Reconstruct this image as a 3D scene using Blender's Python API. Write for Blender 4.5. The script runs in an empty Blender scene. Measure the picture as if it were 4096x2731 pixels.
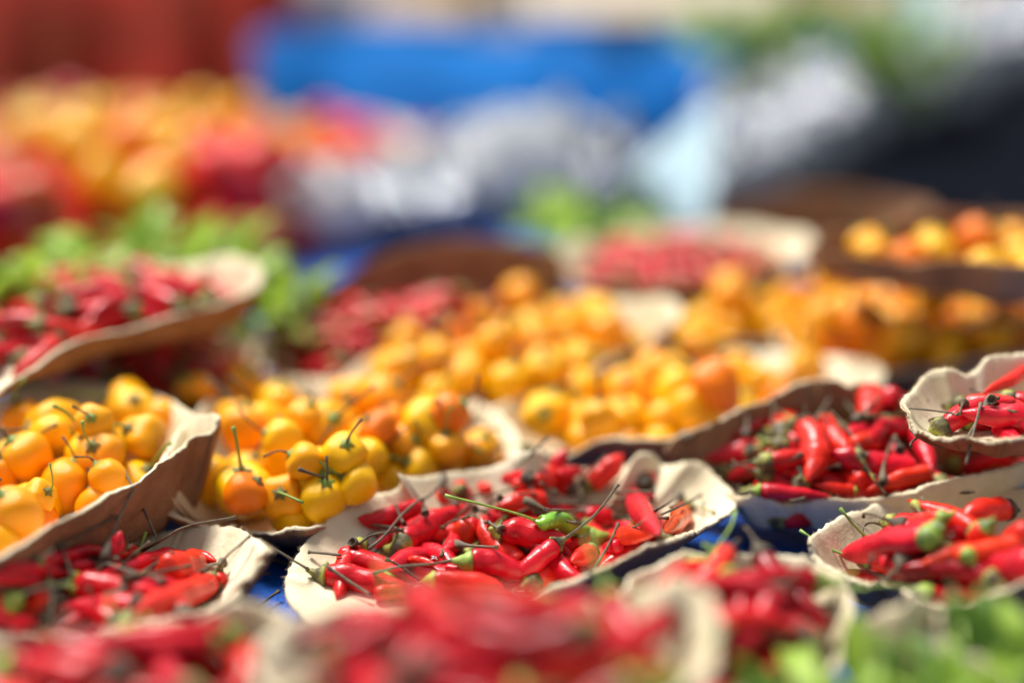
import bpy, math, random
import numpy as np
from mathutils import Vector, Matrix

R = math.radians
random.seed(7); rng = np.random.RandomState(11)
scn = bpy.context.scene
C = scn.collection

# ------------------------------------------------------------------ camera
CAM_H = 0.25                      # metres above the table top (table top is z = 0)
PITCH = 16.3
FOC = 50.0
cam_d = bpy.data.cameras.new('camera'); cam = bpy.data.objects.new('camera', cam_d); C.objects.link(cam)
cam.location = (0, 0, CAM_H); cam.rotation_euler = (R(90 - PITCH), 0, 0)
cam_d.lens = FOC; cam_d.sensor_width = 36; cam_d.clip_start = 0.02; cam_d.clip_end = 200
cam_d.dof.use_dof = True; cam_d.dof.focus_distance = 0.552; cam_d.dof.aperture_fstop = 1.4
cam_d.dof.aperture_blades = 0
scn.camera = cam

# ------------------------------------------------------------------ world, sun, exposure
SUN_EL, SUN_AZ = 60.0, 318.0     # elevation, azimuth clockwise from +Y
w = bpy.data.worlds.new('World'); scn.world = w; w.use_nodes = True
nt = w.node_tree; nt.nodes.clear()
sky = nt.nodes.new('ShaderNodeTexSky'); sky.sky_type = 'NISHITA'; sky.sun_disc = False
sky.sun_elevation = R(SUN_EL); sky.sun_rotation = R(SUN_AZ); sky.dust_density = 3.0; sky.air_density = 1.0; sky.ozone_density = 1.0
hs = nt.nodes.new('ShaderNodeHueSaturation'); hs.inputs['Saturation'].default_value = 0.35
bg = nt.nodes.new('ShaderNodeBackground'); bg.inputs['Strength'].default_value = 0.05
wo = nt.nodes.new('ShaderNodeOutputWorld')
nt.links.new(sky.outputs[0], hs.inputs['Color']); nt.links.new(hs.outputs[0], bg.inputs[0]); nt.links.new(bg.outputs[0], wo.inputs[0])
sl = bpy.data.lights.new('sun', 'SUN'); sun = bpy.data.objects.new('sun', sl); C.objects.link(sun)
sl.energy = 2.5; sl.angle = R(20); sl.color = (1.0, 0.96, 0.90)
_e, _a = R(SUN_EL), R(SUN_AZ)
sdir = Vector((math.cos(_e) * math.sin(_a), math.cos(_e) * math.cos(_a), math.sin(_e)))
sun.rotation_euler = sdir.to_track_quat('Z', 'Y').to_euler()
sun.location = sdir * 5
scn.view_settings.view_transform = 'Standard'; scn.view_settings.look = 'None'
scn.view_settings.gamma = 1; scn.view_settings.use_curve_mapping = False
scn.view_settings.exposure = 1.42
scn.render.engine = 'CYCLES'
scn.cycles.use_denoising = True
scn.cycles.max_bounces = 8

# ------------------------------------------------------------------ helpers: photo rays (4096 x 2731 pixels) to table space
FPX = 4096 * FOC / 36.0
cp, sp_ = math.cos(R(PITCH)), math.sin(R(PITCH))
CAMP = np.array([0, 0, CAM_H])
def ray(sx, sy):
    u, v = (sx - 2048) / FPX, (1365.5 - sy) / FPX
    return np.array([u, v * sp_ + cp, v * cp - sp_])          # unit depth along the camera axis
def onz(sx, sy, z):
    d = ray(sx, sy); return CAMP + d * ((z - CAM_H) / d[2])
FULL = (0, 0, 1.7415)
REG = {'F': FULL, 'R1': (0, 1950, 1 / 2.0078), 'R2': (1050, 1750, 1 / 2.24), 'R3': (2000, 1750, 1 / 2.24),
       'R4': (2700, 1350, 1 / 1.6848), 'Z1': (3500, 1350, 1 / 3.485), 'Z2': (0, 2050, 1 / 3.92), 'Z3': (1700, 1800, 1 / 3.92),
       'Z4': (2250, 1800, 1 / 3.92), 'Z5': (2700, 1600, 1 / 3.36), 'R6': (2600, 2000, 1 / 1.5722)}
def rp(reg, p):
    a = REG[reg]; return a[0] + p[0] * a[2], a[1] + p[1] * a[2]

def catmull(P, n, closed=False):
    P = np.asarray(P, float); m = len(P)
    if m == 2 and not closed:
        t = np.linspace(0, 1, n)[:, None]; return P[0] * (1 - t) + P[1] * t
    if closed: Q = np.vstack([P[-1], P, P[0], P[1]]); segs = m
    else: Q = np.vstack([2 * P[0] - P[1], P, 2 * P[-1] - P[-2]]); segs = m - 1
    ts = np.linspace(0, segs, n, endpoint=not closed); out = []
    for t in ts:
        i = min(int(t), segs - 1); f = t - i
        a, b, c, d = Q[i], Q[i + 1], Q[i + 2], Q[i + 3]
        out.append(.5 * (2 * b + (c - a) * f + (2 * a - 5 * b + 4 * c - d) * f * f + (3 * b - a - 3 * c + d) * f ** 3))
    return np.array(out)

def mesh_from(name, V, F, mats=(), smooth=True, midx=None):
    me = bpy.data.meshes.new(name); me.from_pydata([tuple(v) for v in V], [], F)
    if smooth: me.polygons.foreach_set('use_smooth', [True] * len(me.polygons))
    for m in mats: me.materials.append(m)
    if midx is not None: me.polygons.foreach_set('material_index', midx)
    me.update(); return me
def link(name, me, parent=None, label=None, cat=None, group=None, kind=None, loc=None):
    o = bpy.data.objects.new(name, me); C.objects.link(o)
    if parent is not None: o.parent = parent
    if loc is not None: o.location = loc
    if label: o['label'] = label
    if cat: o['category'] = cat
    if group: o['group'] = group
    if kind: o['kind'] = kind
    return o

def tube(P, rad, seg=10, bump=0.0, seed=0, flat=1.0):
    """swept closed tube through points P with radii rad; returns V, F"""
    P = np.asarray(P, float); n = len(P); rad = np.asarray(rad, float)
    T = np.gradient(P, axis=0); T /= np.linalg.norm(T, axis=1)[:, None] + 1e-12
    up = np.array([0, 0, 1.0]);
    if abs(T[0] @ up) > .9: up = np.array([0, 1.0, 0])
    N = np.cross(T[0], up); N /= np.linalg.norm(N)
    rs = np.random.RandomState(seed); ph = rs.rand(6) * 6.28; V = []
    th = np.arange(seg) * 2 * np.pi / seg
    for i in range(n):
        N = N - T[i] * (N @ T[i]); N /= np.linalg.norm(N) + 1e-12; B = np.cross(T[i], N)
        s = i / (n - 1)
        k = 1 + bump * (np.sin(th * 2 + ph[0] + 5 * s) * .5 + np.sin(th * 3 + ph[1] - 9 * s) * .35 + np.sin(th + ph[2] + 17 * s) * .45 + np.sin(23 * s + ph[3] + np.sin(th + ph[4])) * .35)
        r = rad[i] * k
        V.append(P[i] + np.outer(np.cos(th) * r, N) + np.outer(np.sin(th) * r * flat, B))
    V = np.vstack(V); F = []
    for i in range(n - 1):
        for j in range(seg):
            a, b = i * seg + j, i * seg + (j + 1) % seg
            F.append((a, a + seg, b + seg, b))
    F.append(tuple(range(seg))); F.append(tuple(range(n * seg - 1, (n - 1) * seg - 1, -1)))
    return V, F

def cup(VF, seg, deep=.8):
    """hollow the first end of a tube like an open dried calyx"""
    V, F = VF; V = np.asarray(V); c = V[:seg].mean(axis=0); r0 = V[:seg] - c; rad = np.linalg.norm(r0, axis=1).mean()
    ax = V[seg * 2:seg * 3].mean(axis=0) - c; ax /= np.linalg.norm(ax) + 1e-9
    jag = 1 + .12 * np.sin(np.arange(seg) * 2.4)[:, None]
    V = V.copy(); V[:seg] -= ax * rad * .12 * np.sin(np.arange(seg) * 1.9)[:, None]; r0 = V[:seg] - c
    n = len(V); V = np.vstack([V, c + r0 * .80 + ax * rad * .05, c + r0 * .55 * jag + ax * rad * deep]); F = [f for f in F if f != tuple(range(seg))]
    for b, a in ((n, 0), (n + seg, n)):
        for j in range(seg): k = (j + 1) % seg; F.append((b + j, a + j, a + k, b + k))
    F.append(tuple(range(n + seg, n + 2 * seg))); return V, F

# ------------------------------------------------------------------ materials
def newmat(name):
    m = bpy.data.materials.new(name); m.use_nodes = True
    return m, m.node_tree, m.node_tree.nodes['Principled BSDF']
def N(nt, t, **kw):
    n = nt.nodes.new(t)
    for k, v in kw.items(): n.inputs[k].default_value = v
    return n
def ramp(nt, stops):
    r = nt.nodes.new('ShaderNodeValToRGB'); e = r.color_ramp.elements
    while len(e) < len(stops): e.new(.5)
    for i, (p, c) in enumerate(stops): e[i].position = p; e[i].color = (*c, 1)
    return r
def noise_mat(name, stops, scale=80, rough=.6, bump=.3, bscale=300, bdist=.0005, detail=4, spec=.5, coat=0, sss=0, sssr=(.01, .003, .001), stretch=None, metallic=0):
    m, nt, b = newmat(name)
    tc = nt.nodes.new('ShaderNodeTexCoord'); src = tc.outputs['Object']
    if stretch:
        mp = nt.nodes.new('ShaderNodeMapping'); mp.inputs['Scale'].default_value = stretch
        nt.links.new(src, mp.inputs[0]); src = mp.outputs[0]
    n1 = N(nt, 'ShaderNodeTexNoise', Scale=scale, Detail=detail, Roughness=.6); r = ramp(nt, stops)
    nt.links.new(src, n1.inputs['Vector']); nt.links.new(n1.outputs['Fac'], r.inputs[0]); nt.links.new(r.outputs[0], b.inputs['Base Color'])
    n2 = N(nt, 'ShaderNodeTexNoise', Scale=bscale, Detail=5, Roughness=.65); bp = N(nt, 'ShaderNodeBump', Strength=bump, Distance=bdist)
    nt.links.new(src, n2.inputs['Vector']); nt.links.new(n2.outputs['Fac'], bp.inputs['Height']); nt.links.new(bp.outputs[0], b.inputs['Normal'])
    b.inputs['Roughness'].default_value = rough; b.inputs['Specular IOR Level'].default_value = spec
    b.inputs['Coat Weight'].default_value = coat; b.inputs['Coat Roughness'].default_value = .15
    b.inputs['Metallic'].default_value = metallic
    if sss: b.inputs['Subsurface Weight'].default_value = sss; b.inputs['Subsurface Radius'].default_value = (1, .3, .1); b.inputs['Subsurface Scale'].default_value = .003
    return m

def skin_mat(name, island=False, stops=None, rough=.27, bump=.7, wr=150, vr=(.6, 1.2), speck=True):
    """pepper skin: colour from the object's own colour (or per island for joined heaps), waxy, finely wrinkled"""
    m, nt, b = newmat(name)
    tc = nt.nodes.new('ShaderNodeTexCoord')
    if island:
        g = nt.nodes.new('ShaderNodeNewGeometry'); r = ramp(nt, stops); nt.links.new(g.outputs['Random Per Island'], r.inputs[0]); col = r.outputs[0]
    else:
        oi = nt.nodes.new('ShaderNodeObjectInfo'); col = oi.outputs['Color']
    n0 = N(nt, 'ShaderNodeTexNoise', Scale=90, Detail=3); nt.links.new(tc.outputs['Object'], n0.inputs['Vector'])
    hsv = nt.nodes.new('ShaderNodeHueSaturation')
    mr = N(nt, 'ShaderNodeMapRange'); mr.inputs[1].default_value = .3; mr.inputs[2].default_value = .7; mr.inputs[3].default_value = vr[0]; mr.inputs[4].default_value = vr[1]
    nt.links.new(n0.outputs['Fac'], mr.inputs[0]); nt.links.new(mr.outputs[0], hsv.inputs['Value']); nt.links.new(col, hsv.inputs['Color'])
    nt.links.new(hsv.outputs[0], b.inputs['Base Color'])
    mp = nt.nodes.new('ShaderNodeMapping'); mp.inputs['Scale'].default_value = (.6, 1, 1); nt.links.new(tc.outputs['Object'], mp.inputs[0])
    n2 = N(nt, 'ShaderNodeTexNoise', Scale=wr, Detail=4, Roughness=.55, Distortion=.6); nt.links.new(mp.outputs[0], n2.inputs['Vector'])
    n3 = N(nt, 'ShaderNodeTexNoise', Scale=wr * 7, Detail=3, Roughness=.6); nt.links.new(tc.outputs['Object'], n3.inputs['Vector'])
    b1 = N(nt, 'ShaderNodeBump', Strength=bump, Distance=.0014); b2 = N(nt, 'ShaderNodeBump', Strength=.12, Distance=.0003)
    nt.links.new(n2.outputs['Fac'], b1.inputs['Height']); nt.links.new(n3.outputs['Fac'], b2.inputs['Height'])
    nt.links.new(b1.outputs[0], b2.inputs['Normal']); nt.links.new(b2.outputs[0], b.inputs['Normal'])
    rr = N(nt, 'ShaderNodeMapRange'); rr.inputs[3].default_value = rough - .07; rr.inputs[4].default_value = rough + .13
    nt.links.new(n0.outputs['Fac'], rr.inputs[0]); nt.links.new(rr.outputs[0], b.inputs['Roughness'])
    b.inputs['Specular IOR Level'].default_value = .32; b.inputs['Coat Weight'].default_value = .04; b.inputs['Coat Roughness'].default_value = .2
    b.inputs['Subsurface Weight'].default_value = .12; b.inputs['Subsurface Radius'].default_value = (1, .25, .1); b.inputs['Subsurface Scale'].default_value = .003
    return m

REDS = [(.62, .006, .014), (.66, .010, .012), (.55, .004, .016), (.70, .022, .010), (.48, .004, .014), (.60, .008, .022)]
YELS = [(.95, .50, .001), (.95, .43, .001), (.95, .35, .001), (.94, .27, .001), (.95, .40, .001), (.92, .21, .002)]
M = {}
M['chili'] = skin_mat('chili_skin')
M['chili_many'] = skin_mat('chili_skin_heap', True, [(0, REDS[0]), (.3, REDS[2]), (.6, REDS[3]), (.8, REDS[5]), (1, REDS[1])])
M['yellow'] = skin_mat('pepper_skin', rough=.17, bump=.25, wr=75, vr=(.93, 1.05))
M['yellow_many'] = skin_mat('pepper_skin_heap', True, [(0, YELS[0]), (.3, YELS[1]), (.6, YELS[2]), (1, YELS[3])], rough=.17, bump=.2, wr=75, vr=(.93, 1.05))
M['calyx_dry'] = noise_mat('calyx_dry', [(.3, (.035, .026, .018)), (.6, (.10, .075, .045)), (.75, (.16, .13, .07))], 260, .75, .8, 900, .0006)
M['calyx_mix'] = noise_mat('calyx_mixed', [(.36, (.05, .038, .022)), (.5, (.14, .12, .04)), (.62, (.36, .37, .05))], 160, .6, .6, 700, .0005)
M['calyx_green'] = noise_mat('calyx_green', [(.35, (.07, .10, .03)), (.5, (.20, .30, .04)), (.7, (.36, .48, .06))], 170, .5, .4, 700, .0004)
M['stalk_dry'] = noise_mat('stalk_dry', [(.3, (.045, .030, .018)), (.65, (.15, .11, .06))], 300, .75, .8, 1300, .0003)
M['stalk_grey'] = noise_mat('stalk_grey', [(.3, (.07, .055, .04)), (.65, (.18, .15, .10))], 300, .75, .8, 1300, .0003)
M['stalk_green'] = noise_mat('stalk_green', [(.3, (.10, .20, .02)), (.65, (.30, .45, .07))], 200, .5, .4, 1300, .0003)
M['green_skin'] = noise_mat('green_skin', [(.3, (.12, .33, .02)), (.7, (.28, .55, .05))], 120, .25, .4, 220, .0008, coat=.3, sss=.1)
M['board'] = noise_mat('board', [(.25, (.54, .45, .29)), (.5, (.70, .61, .42)), (.75, (.80, .73, .55))], 40, .95, .6, 420, .0009, detail=8, spec=.15)
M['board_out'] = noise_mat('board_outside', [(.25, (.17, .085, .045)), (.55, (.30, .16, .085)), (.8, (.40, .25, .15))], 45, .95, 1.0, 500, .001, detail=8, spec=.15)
M['fuzz'] = noise_mat('board_fibre', [(.3, (.55, .42, .25)), (.7, (.74, .62, .42))], 100, .9, 0)
M['blue_cloth'] = noise_mat('blue_cloth', [(.3, (.002, .045, .26)), (.5, (.004, .075, .40)), (.75, (.006, .10, .46))], 22, .5, .6, 90, .003, spec=.35)
M['black'] = noise_mat('near_black', [(.3, (.001, .0015, .004)), (.7, (.002, .003, .008))], 20, .9, .3, 40, .004, spec=.03)
M['tarp'] = noise_mat('blue_tarp', [(.3, (.001, .065, .24)), (.7, (.002, .13, .42))], 5, .8, .5, 18, .02, spec=.05)
M['bag'] = noise_mat('clear_plastic_bag', [(.3, (.66, .70, .74)), (.7, (.86, .90, .94))], 14, .25, .8, 22, .03, spec=.8)
M['silver'] = noise_mat('silver_crinkled_plastic', [(.3, (.28, .30, .33)), (.7, (.72, .75, .80))], 50, .2, 1.0, 42, .03, metallic=.85)
M['white_bag'] = noise_mat('white_plastic_bag', [(.3, (.70, .70, .72)), (.7, (.82, .82, .84))], 14, .4, .7, 20, .02)
M['card_blue'] = noise_mat('pale_blue_card', [(.3, (.76, .87, .88)), (.7, (.82, .93, .94))], 12, .6, .2, 300, .0003)
M['cardboard'] = noise_mat('cardboard', [(.3, (.42, .30, .19)), (.7, (.52, .40, .27))], 10, .9, .3, 200, .0006, spec=.08)
M['pale_card'] = noise_mat('pale_cardboard', [(.3, (.60, .50, .38)), (.7, (.72, .63, .52))], 10, .9, .3, 200, .0006, spec=.08)
M['red_plastic'] = noise_mat('red_crate_plastic', [(.3, (.42, .03, .014)), (.7, (.55, .05, .025))], 8, .4, .15, 60, .001)
M['red_cloth'] = noise_mat('red_cloth', [(.3, (.12, .03, .01)), (.5, (.22, .016, .008)), (.7, (.30, .022, .012))], 7, .9, .5, 120, .003, spec=.08)
M['brown_cloth'] = noise_mat('brown_sack', [(.3, (.09, .035, .02)), (.7, (.16, .06, .03))], 20, .9, .6, 300, .002, spec=.08)
M['sack'] = noise_mat('olive_sack', [(.3, (.07, .065, .03)), (.7, (.16, .15, .09))], 12, .9, .6, 200, .002, spec=.08)
M['leaf'] = noise_mat('leaf', [(.3, (.07, .15, .015)), (.7, (.15, .28, .03))], 30, .45, .4, 160, .001, sss=0)
M['leaf_light'] = noise_mat('leaf_light', [(.3, (.28, .44, .04)), (.7, (.46, .66, .09))], 30, .45, .4, 160, .001)
M['wood'] = noise_mat('wood', [(.3, (.14, .09, .05)), (.7, (.26, .18, .11))], 20, .8, .4, 90, .001, stretch=(1, .1, 1))
M['asphalt'] = noise_mat('asphalt', [(.3, (.035, .035, .036)), (.7, (.065, .065, .062))], 40, .9, .6, 200, .003)

def translucent(m, fac):
    nt = m.node_tree; b = nt.nodes['Principled BSDF']; out = nt.nodes['Material Output']
    tr = nt.nodes.new('ShaderNodeBsdfTranslucent'); mx = nt.nodes.new('ShaderNodeMixShader'); mx.inputs[0].default_value = fac
    src = b.inputs['Base Color'].links[0].from_socket
    nt.links.new(src, tr.inputs['Color']); nt.links.new(b.outputs[0], mx.inputs[1]); nt.links.new(tr.outputs[0], mx.inputs[2]); nt.links.new(mx.outputs[0], out.inputs['Surface'])
translucent(M['red_plastic'], .5); translucent(M['leaf'], .4); translucent(M['leaf_light'], .4); translucent(M['card_blue'], .7); translucent(M['bag'], .5); translucent(M['white_bag'], .4)

# ------------------------------------------------------------------ ground and table
GZ = -0.80
me = mesh_from('ground', [(-60, -60, GZ), (60, -60, GZ), (60, 60, GZ), (-60, 60, GZ)], [(0, 1, 2, 3)], [M['asphalt']], False)
link('ground', me, kind='structure')
def boxv(x0, x1, y0, y1, z0, z1):
    V = [(x0, y0, z0), (x1, y0, z0), (x1, y1, z0), (x0, y1, z0), (x0, y0, z1), (x1, y0, z1), (x1, y1, z1), (x0, y1, z1)]
    return V, [(3, 2, 1, 0), (4, 5, 6, 7), (0, 1, 5, 4), (1, 2, 6, 5), (2, 3, 7, 6), (3, 0, 4, 7)]
def addbox(name, b, mat, parent=None, bev=0, **kw):
    V, F = boxv(*b); c = np.mean(V, axis=0)
    o = link(name, mesh_from(name, V, F, [mat], False), parent, **kw)
    if bev: md = o.modifiers.new('bevel', 'BEVEL'); md.width = bev; md.segments = 2
    return o
tb = link('market_table', None, label='long wooden market table under the blue cloth', cat='table', loc=(0, 0, GZ))
TX0, TX1, TY0, TY1 = -1.75, 1.75, -0.02, 3.1
def tbx(name, b, **kw):
    V, F = boxv(*b); V = [(v[0], v[1], v[2] - GZ) for v in V]
    return link(name, mesh_from(name, V, F, [M['wood']], False), tb, **kw)
tbx('tabletop', (TX0, TX1, TY0, TY1, -.034, -.006))
for x in (TX0 + .1, TX1 - .1, -.03):
    for y in (TY0 + .1, TY1 - .1): tbx('leg', (x - .03, x + .03, y - .03, y + .03, GZ + .0, -.034))
# blue cloth with soft wrinkles, hanging over the front edge
def wrinkle(x, y):
    return .0012 * np.sin(19 * x + 7 * y + 2 * np.sin(5 * y)) * np.sin(13 * y - 6 * x) + .0009 * np.sin(60 * x + 11 * np.sin(9 * y)) * np.sin(4 * y + 3 * x)
nx, ny = 240, 230; xs = np.linspace(TX0 - .012, TX1 + .012, nx); ys = np.linspace(TY0 - .012, TY1 + .012, ny)
V, F = [], []
for j in range(-6, ny):
    for x in xs:
        if j >= 0: V.append((x, ys[j], wrinkle(x, ys[j]) - .003))
        else: V.append((x, ys[0] - .004 + .006 * math.sin(22 * x), -.003 + .05 * j))
for j in range(ny + 5):
    for i in range(nx - 1): a = j * nx + i; F.append((a, a + 1, a + nx + 1, a + nx))
cl = link('tablecloth', mesh_from('tablecloth', V, F, [M['blue_cloth']]), label='bright blue cloth spread under the chili trays', cat='tablecloth')

# ------------------------------------------------------------------ height field: what already stands on the table
HX0, HX1, HY0, HY1, HR = -1.6, 1.6, 0.1, 2.9, .002
HW, HH = int((HX1 - HX0) / HR), int((HY1 - HY0) / HR)
HF = np.zeros((HH, HW), np.float32)
def idx(x, y):
    return np.clip(((y - HY0) / HR).astype(int), 0, HH - 1), np.clip(((x - HX0) / HR).astype(int), 0, HW - 1)
def hf(x, y):
    j, i = idx(np.asarray(x, float), np.asarray(y, float)); return HF[j, i]
def stamp_pts(P):
    j, i = idx(P[:, 0], P[:, 1]); np.maximum.at(HF, (j, i), P[:, 2].astype(np.float32))
def stamp_ball(x, y, z, r):
    n = int(r / HR) + 1; j0, i0 = int((y - HY0) / HR), int((x - HX0) / HR)
    ja, jb, ia, ib = max(j0 - n, 0), min(j0 + n + 1, HH), max(i0 - n, 0), min(i0 + n + 1, HW)
    if ja >= jb or ia >= ib: return
    yy = (np.arange(ja, jb) + .5) * HR + HY0 - y; xx = (np.arange(ia, ib) + .5) * HR + HX0 - x
    d2 = yy[:, None] ** 2 + xx[None, :] ** 2; s = np.where(d2 < r * r, z + np.sqrt(np.maximum(r * r - d2, 0)), -9)
    HF[ja:jb, ia:ib] = np.maximum(HF[ja:jb, ia:ib], s)
def ray_hit(sx, sy, lift, tmin=.25, tmax=3.0):
    d = ray(sx, sy); t = np.arange(tmin, tmax, .0012); P = CAMP + t[:, None] * d
    h = hf(P[:, 0], P[:, 1]) + lift; k = np.argmax(P[:, 2] < h)
    if not (P[:, 2] < h).any(): k = len(t) - 1
    return t[k]

# ------------------------------------------------------------------ board trays
TRAYS = {}
def tray(key, label, rim, z0, tf=.62, pw=1.7, th=.0022, na=150, fuzz=0, crump=.0007, seed=0, brown=False):
    """rim: (x, y in the 2352 px wide picture, height in cm)"""
    P = np.array([onz(x * 1.7415, y * 1.7415, z / 100) for x, y, z in rim])
    c = P.mean(axis=0); c[2] = z0
    rs = np.random.RandomState(seed + 3)
    Rm = catmull(P, na, True)
    a = np.arange(na) / na * 2 * np.pi
    def sm(n_, w_):
        q = rs.randn(n_); kq = np.hanning(w_ | 1); q = np.convolve(np.concatenate([q[-w_:], q, q[:w_]]), kq / np.sqrt((kq ** 2).sum()), 'same')[w_:-w_]; return q
    for w_ in (na // 8, na // 16, na // 30):
        ph = 0; am = crump * {na // 8: 1.0, na // 16: .6, na // 30: .15}[w_]; Rm[:, 2] += am * sm(na, w_)
        dirs = Rm[:, :2] - c[:2]; dirs /= np.linalg.norm(dirs, axis=1)[:, None]; Rm[:, :2] += dirs * (am * sm(na, w_))[:, None]
    Rm[:, :] += rs.randn(na, 3) * .00018
    ts = np.concatenate([[.02, .2, .4], np.linspace(.52, 1, 15)])
    def surf(t, Rr):
        s = np.clip((t - tf) / (1 - tf), 0, 1) ** pw
        Q = c + t * (Rr - c); Q[:, 2] = z0 + (Rr[:, 2] - z0) * s
        aa = np.arange(len(Rr)) / len(Rr) * 2 * np.pi
        Q[:, 2] += .0006 * t * np.sin(5 * aa + 9 * t + seed)
        return Q
    G = np.array([surf(t, Rm) for t in ts])                       # rings x na x 3
    du = np.roll(G, -1, axis=1) - np.roll(G, 1, axis=1); dv = np.gradient(G, axis=0)
    nn = np.cross(du, dv); nn /= np.linalg.norm(nn, axis=2)[:, :, None] + 1e-12
    if nn[2, 0, 2] < 0: nn = -nn
    thv = th * (1 + .25 * np.sin(9 * a + seed))[None, :, None]
    B = G - nn * thv
    rv = G[-1] - G[-2]; rv /= np.linalg.norm(rv, axis=1)[:, None] + 1e-9
    E = (G[-1] + B[-1]) / 2 + rv * th * .45 + rs.randn(na, 3) * .0002
    G2 = G[-1] * .8 + B[-1] * .2 + rv * th * .33; B2 = G[-1] * .2 + B[-1] * .8 + rv * th * .33
    rings = [g for g in G] + [G2, E, B2] + [b for b in B[::-1]]
    V = np.vstack(rings); F = []; mi = []
    nr = len(rings)
    for i in range(nr - 1):
        for j in range(na):
            k = (j + 1) % na; F.append((i * na + j, i * na + k, (i + 1) * na + k, (i + 1) * na + j)); mi.append(0 if i < len(G) + 2 else 1)
    F.append(tuple(range(na))); mi.append(0); F.append(tuple(range(nr * na - 1, (nr - 1) * na - 1, -1))); mi.append(1)
    loc = Vector((c[0], c[1], z0 - th)); V = V - np.array(loc)
    o = link('cardboard_tray', mesh_from('cardboard_tray', V, F, [M['board_out' if brown else 'board'], M['board_out']], midx=mi), label=label, cat='tray', group='cardboard trays of peppers', loc=loc)  # brown: inside takes the dark outer board too, its shade put into colour
    if fuzz:
        fv, ff = [], []
        for q in range(fuzz):
            j = rs.randint(na); f = rs.rand(); e = E[j] * (1 - f) + E[(j + 1) % na] * f
            p0 = e - np.array(loc); d = rv[j] * rs.uniform(-.2, 1) + rs.randn(3) * .8; d[2] += .3; d /= np.linalg.norm(d); L = rs.uniform(.0006, .0022)
            sd = np.cross(d, rs.randn(3)); sd /= np.linalg.norm(sd); sd *= .00006
            b = len(fv); mdp = p0 + d * L * .5 + rs.randn(3) * .0002
            fv += [p0 - sd, p0 + sd, mdp + sd * .7, mdp - sd * .7, p0 + d * L + rs.randn(3) * .0003]; ff += [(b, b + 1, b + 2, b + 3), (b + 3, b + 2, b + 4)]
        link('fuzz', mesh_from('fuzz', fv, ff, [M['fuzz']], False), o, kind='stuff')
    Rd = catmull(Rm[::3], 700, True)
    for t in np.linspace(0, 1, 110): stamp_pts(surf(t, Rd))
    TRAYS[key] = (c, Rd, z0, o); return o

# ------------------------------------------------------------------ pepper models that repeat
def chili_parts(L, r, seed, n=16, seg=12, bend=None, stalk=None, calyx=True):
    rs = np.random.RandomState(seed)
    bend = rs.uniform(-.35, .35) if bend is None else bend
    s = np.linspace(0, 1, n); x = (s - .5) * L
    y = bend * L * (s - .5) ** 2 * 1.6 + L * .03 * np.sin(7 * s + rs.rand() * 6)
    z = L * .02 * np.sin(5 * s + rs.rand() * 6)
    P = np.stack([x, y, z], 1)
    rad = r * body_profile(s, rs.uniform(-.1, .1))
    body = tube(P, rad, seg, .09, seed)
    T0 = P[0] - P[1]; T0 /= np.linalg.norm(T0)
    cal = st = None
    if calyx:
        cl_ = r * rs.uniform(1.0, 1.5)
        cps = [P[1] * .6 + P[0] * .4, P[0] + T0 * cl_ * .1, P[0] + T0 * cl_ * .5, P[0] + T0 * cl_]
        cal = tube(catmull(cps, 7), r * np.array([.96, .95, .88, .74, .5, .3, .2]), seg, .08, seed + 5)
        ln = rs.choice([0.0, .008, .016, .024, .03]) if stalk is None else stalk
        if ln > 0:
            e = P[0] + T0 * cl_ * .9; d = T0 + rs.randn(3) * .35; d[2] = abs(d[2]) * .6 + .1
            st = tube(catmull([e, e + T0 * ln * .35, e + (T0 * .5 + d * .5) * ln * .75, e + d * ln], 8), [.0008, .0006, .0005, .0005, .0005, .0005, .00055, .0008], 6, .1, seed + 9)
    return body, cal, st
def body_profile(s, k=0):
    ks = [0, .03, .09, .2, .4, .6, .76, .88, .95, 1]; vs = [.55, .80, .93, 1.0, .99, .92 + k, .72 + k, .46 + k * .5, .26, .05]
    return np.interp(s, ks, vs)
CV = []
for i in range(12):
    rs_ = np.random.RandomState(100 + i); L0 = rs_.uniform(.030, .045); r0 = rs_.uniform(.0036, .0049)
    b, c_, s_ = chili_parts(L0, r0, 200 + i)
    cm = [M['calyx_dry'], M['calyx_mix'], M['calyx_dry'], M['calyx_green']][i % 4]
    sm = [M['stalk_dry'], M['stalk_grey'], M['stalk_dry'], M['stalk_green']][i % 4]
    CV.append((L0, r0, mesh_from('chili_body', *b, [M['chili']]), mesh_from('calyx', *c_, [cm]), mesh_from('stalk', *s_, [sm]) if s_ else None))
# low versions for the joined heap
CLOW = [chili_parts(.035, .0045, 300 + i, 8, 7, stalk=.0 if i % 2 else .012) for i in range(5)]

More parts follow.
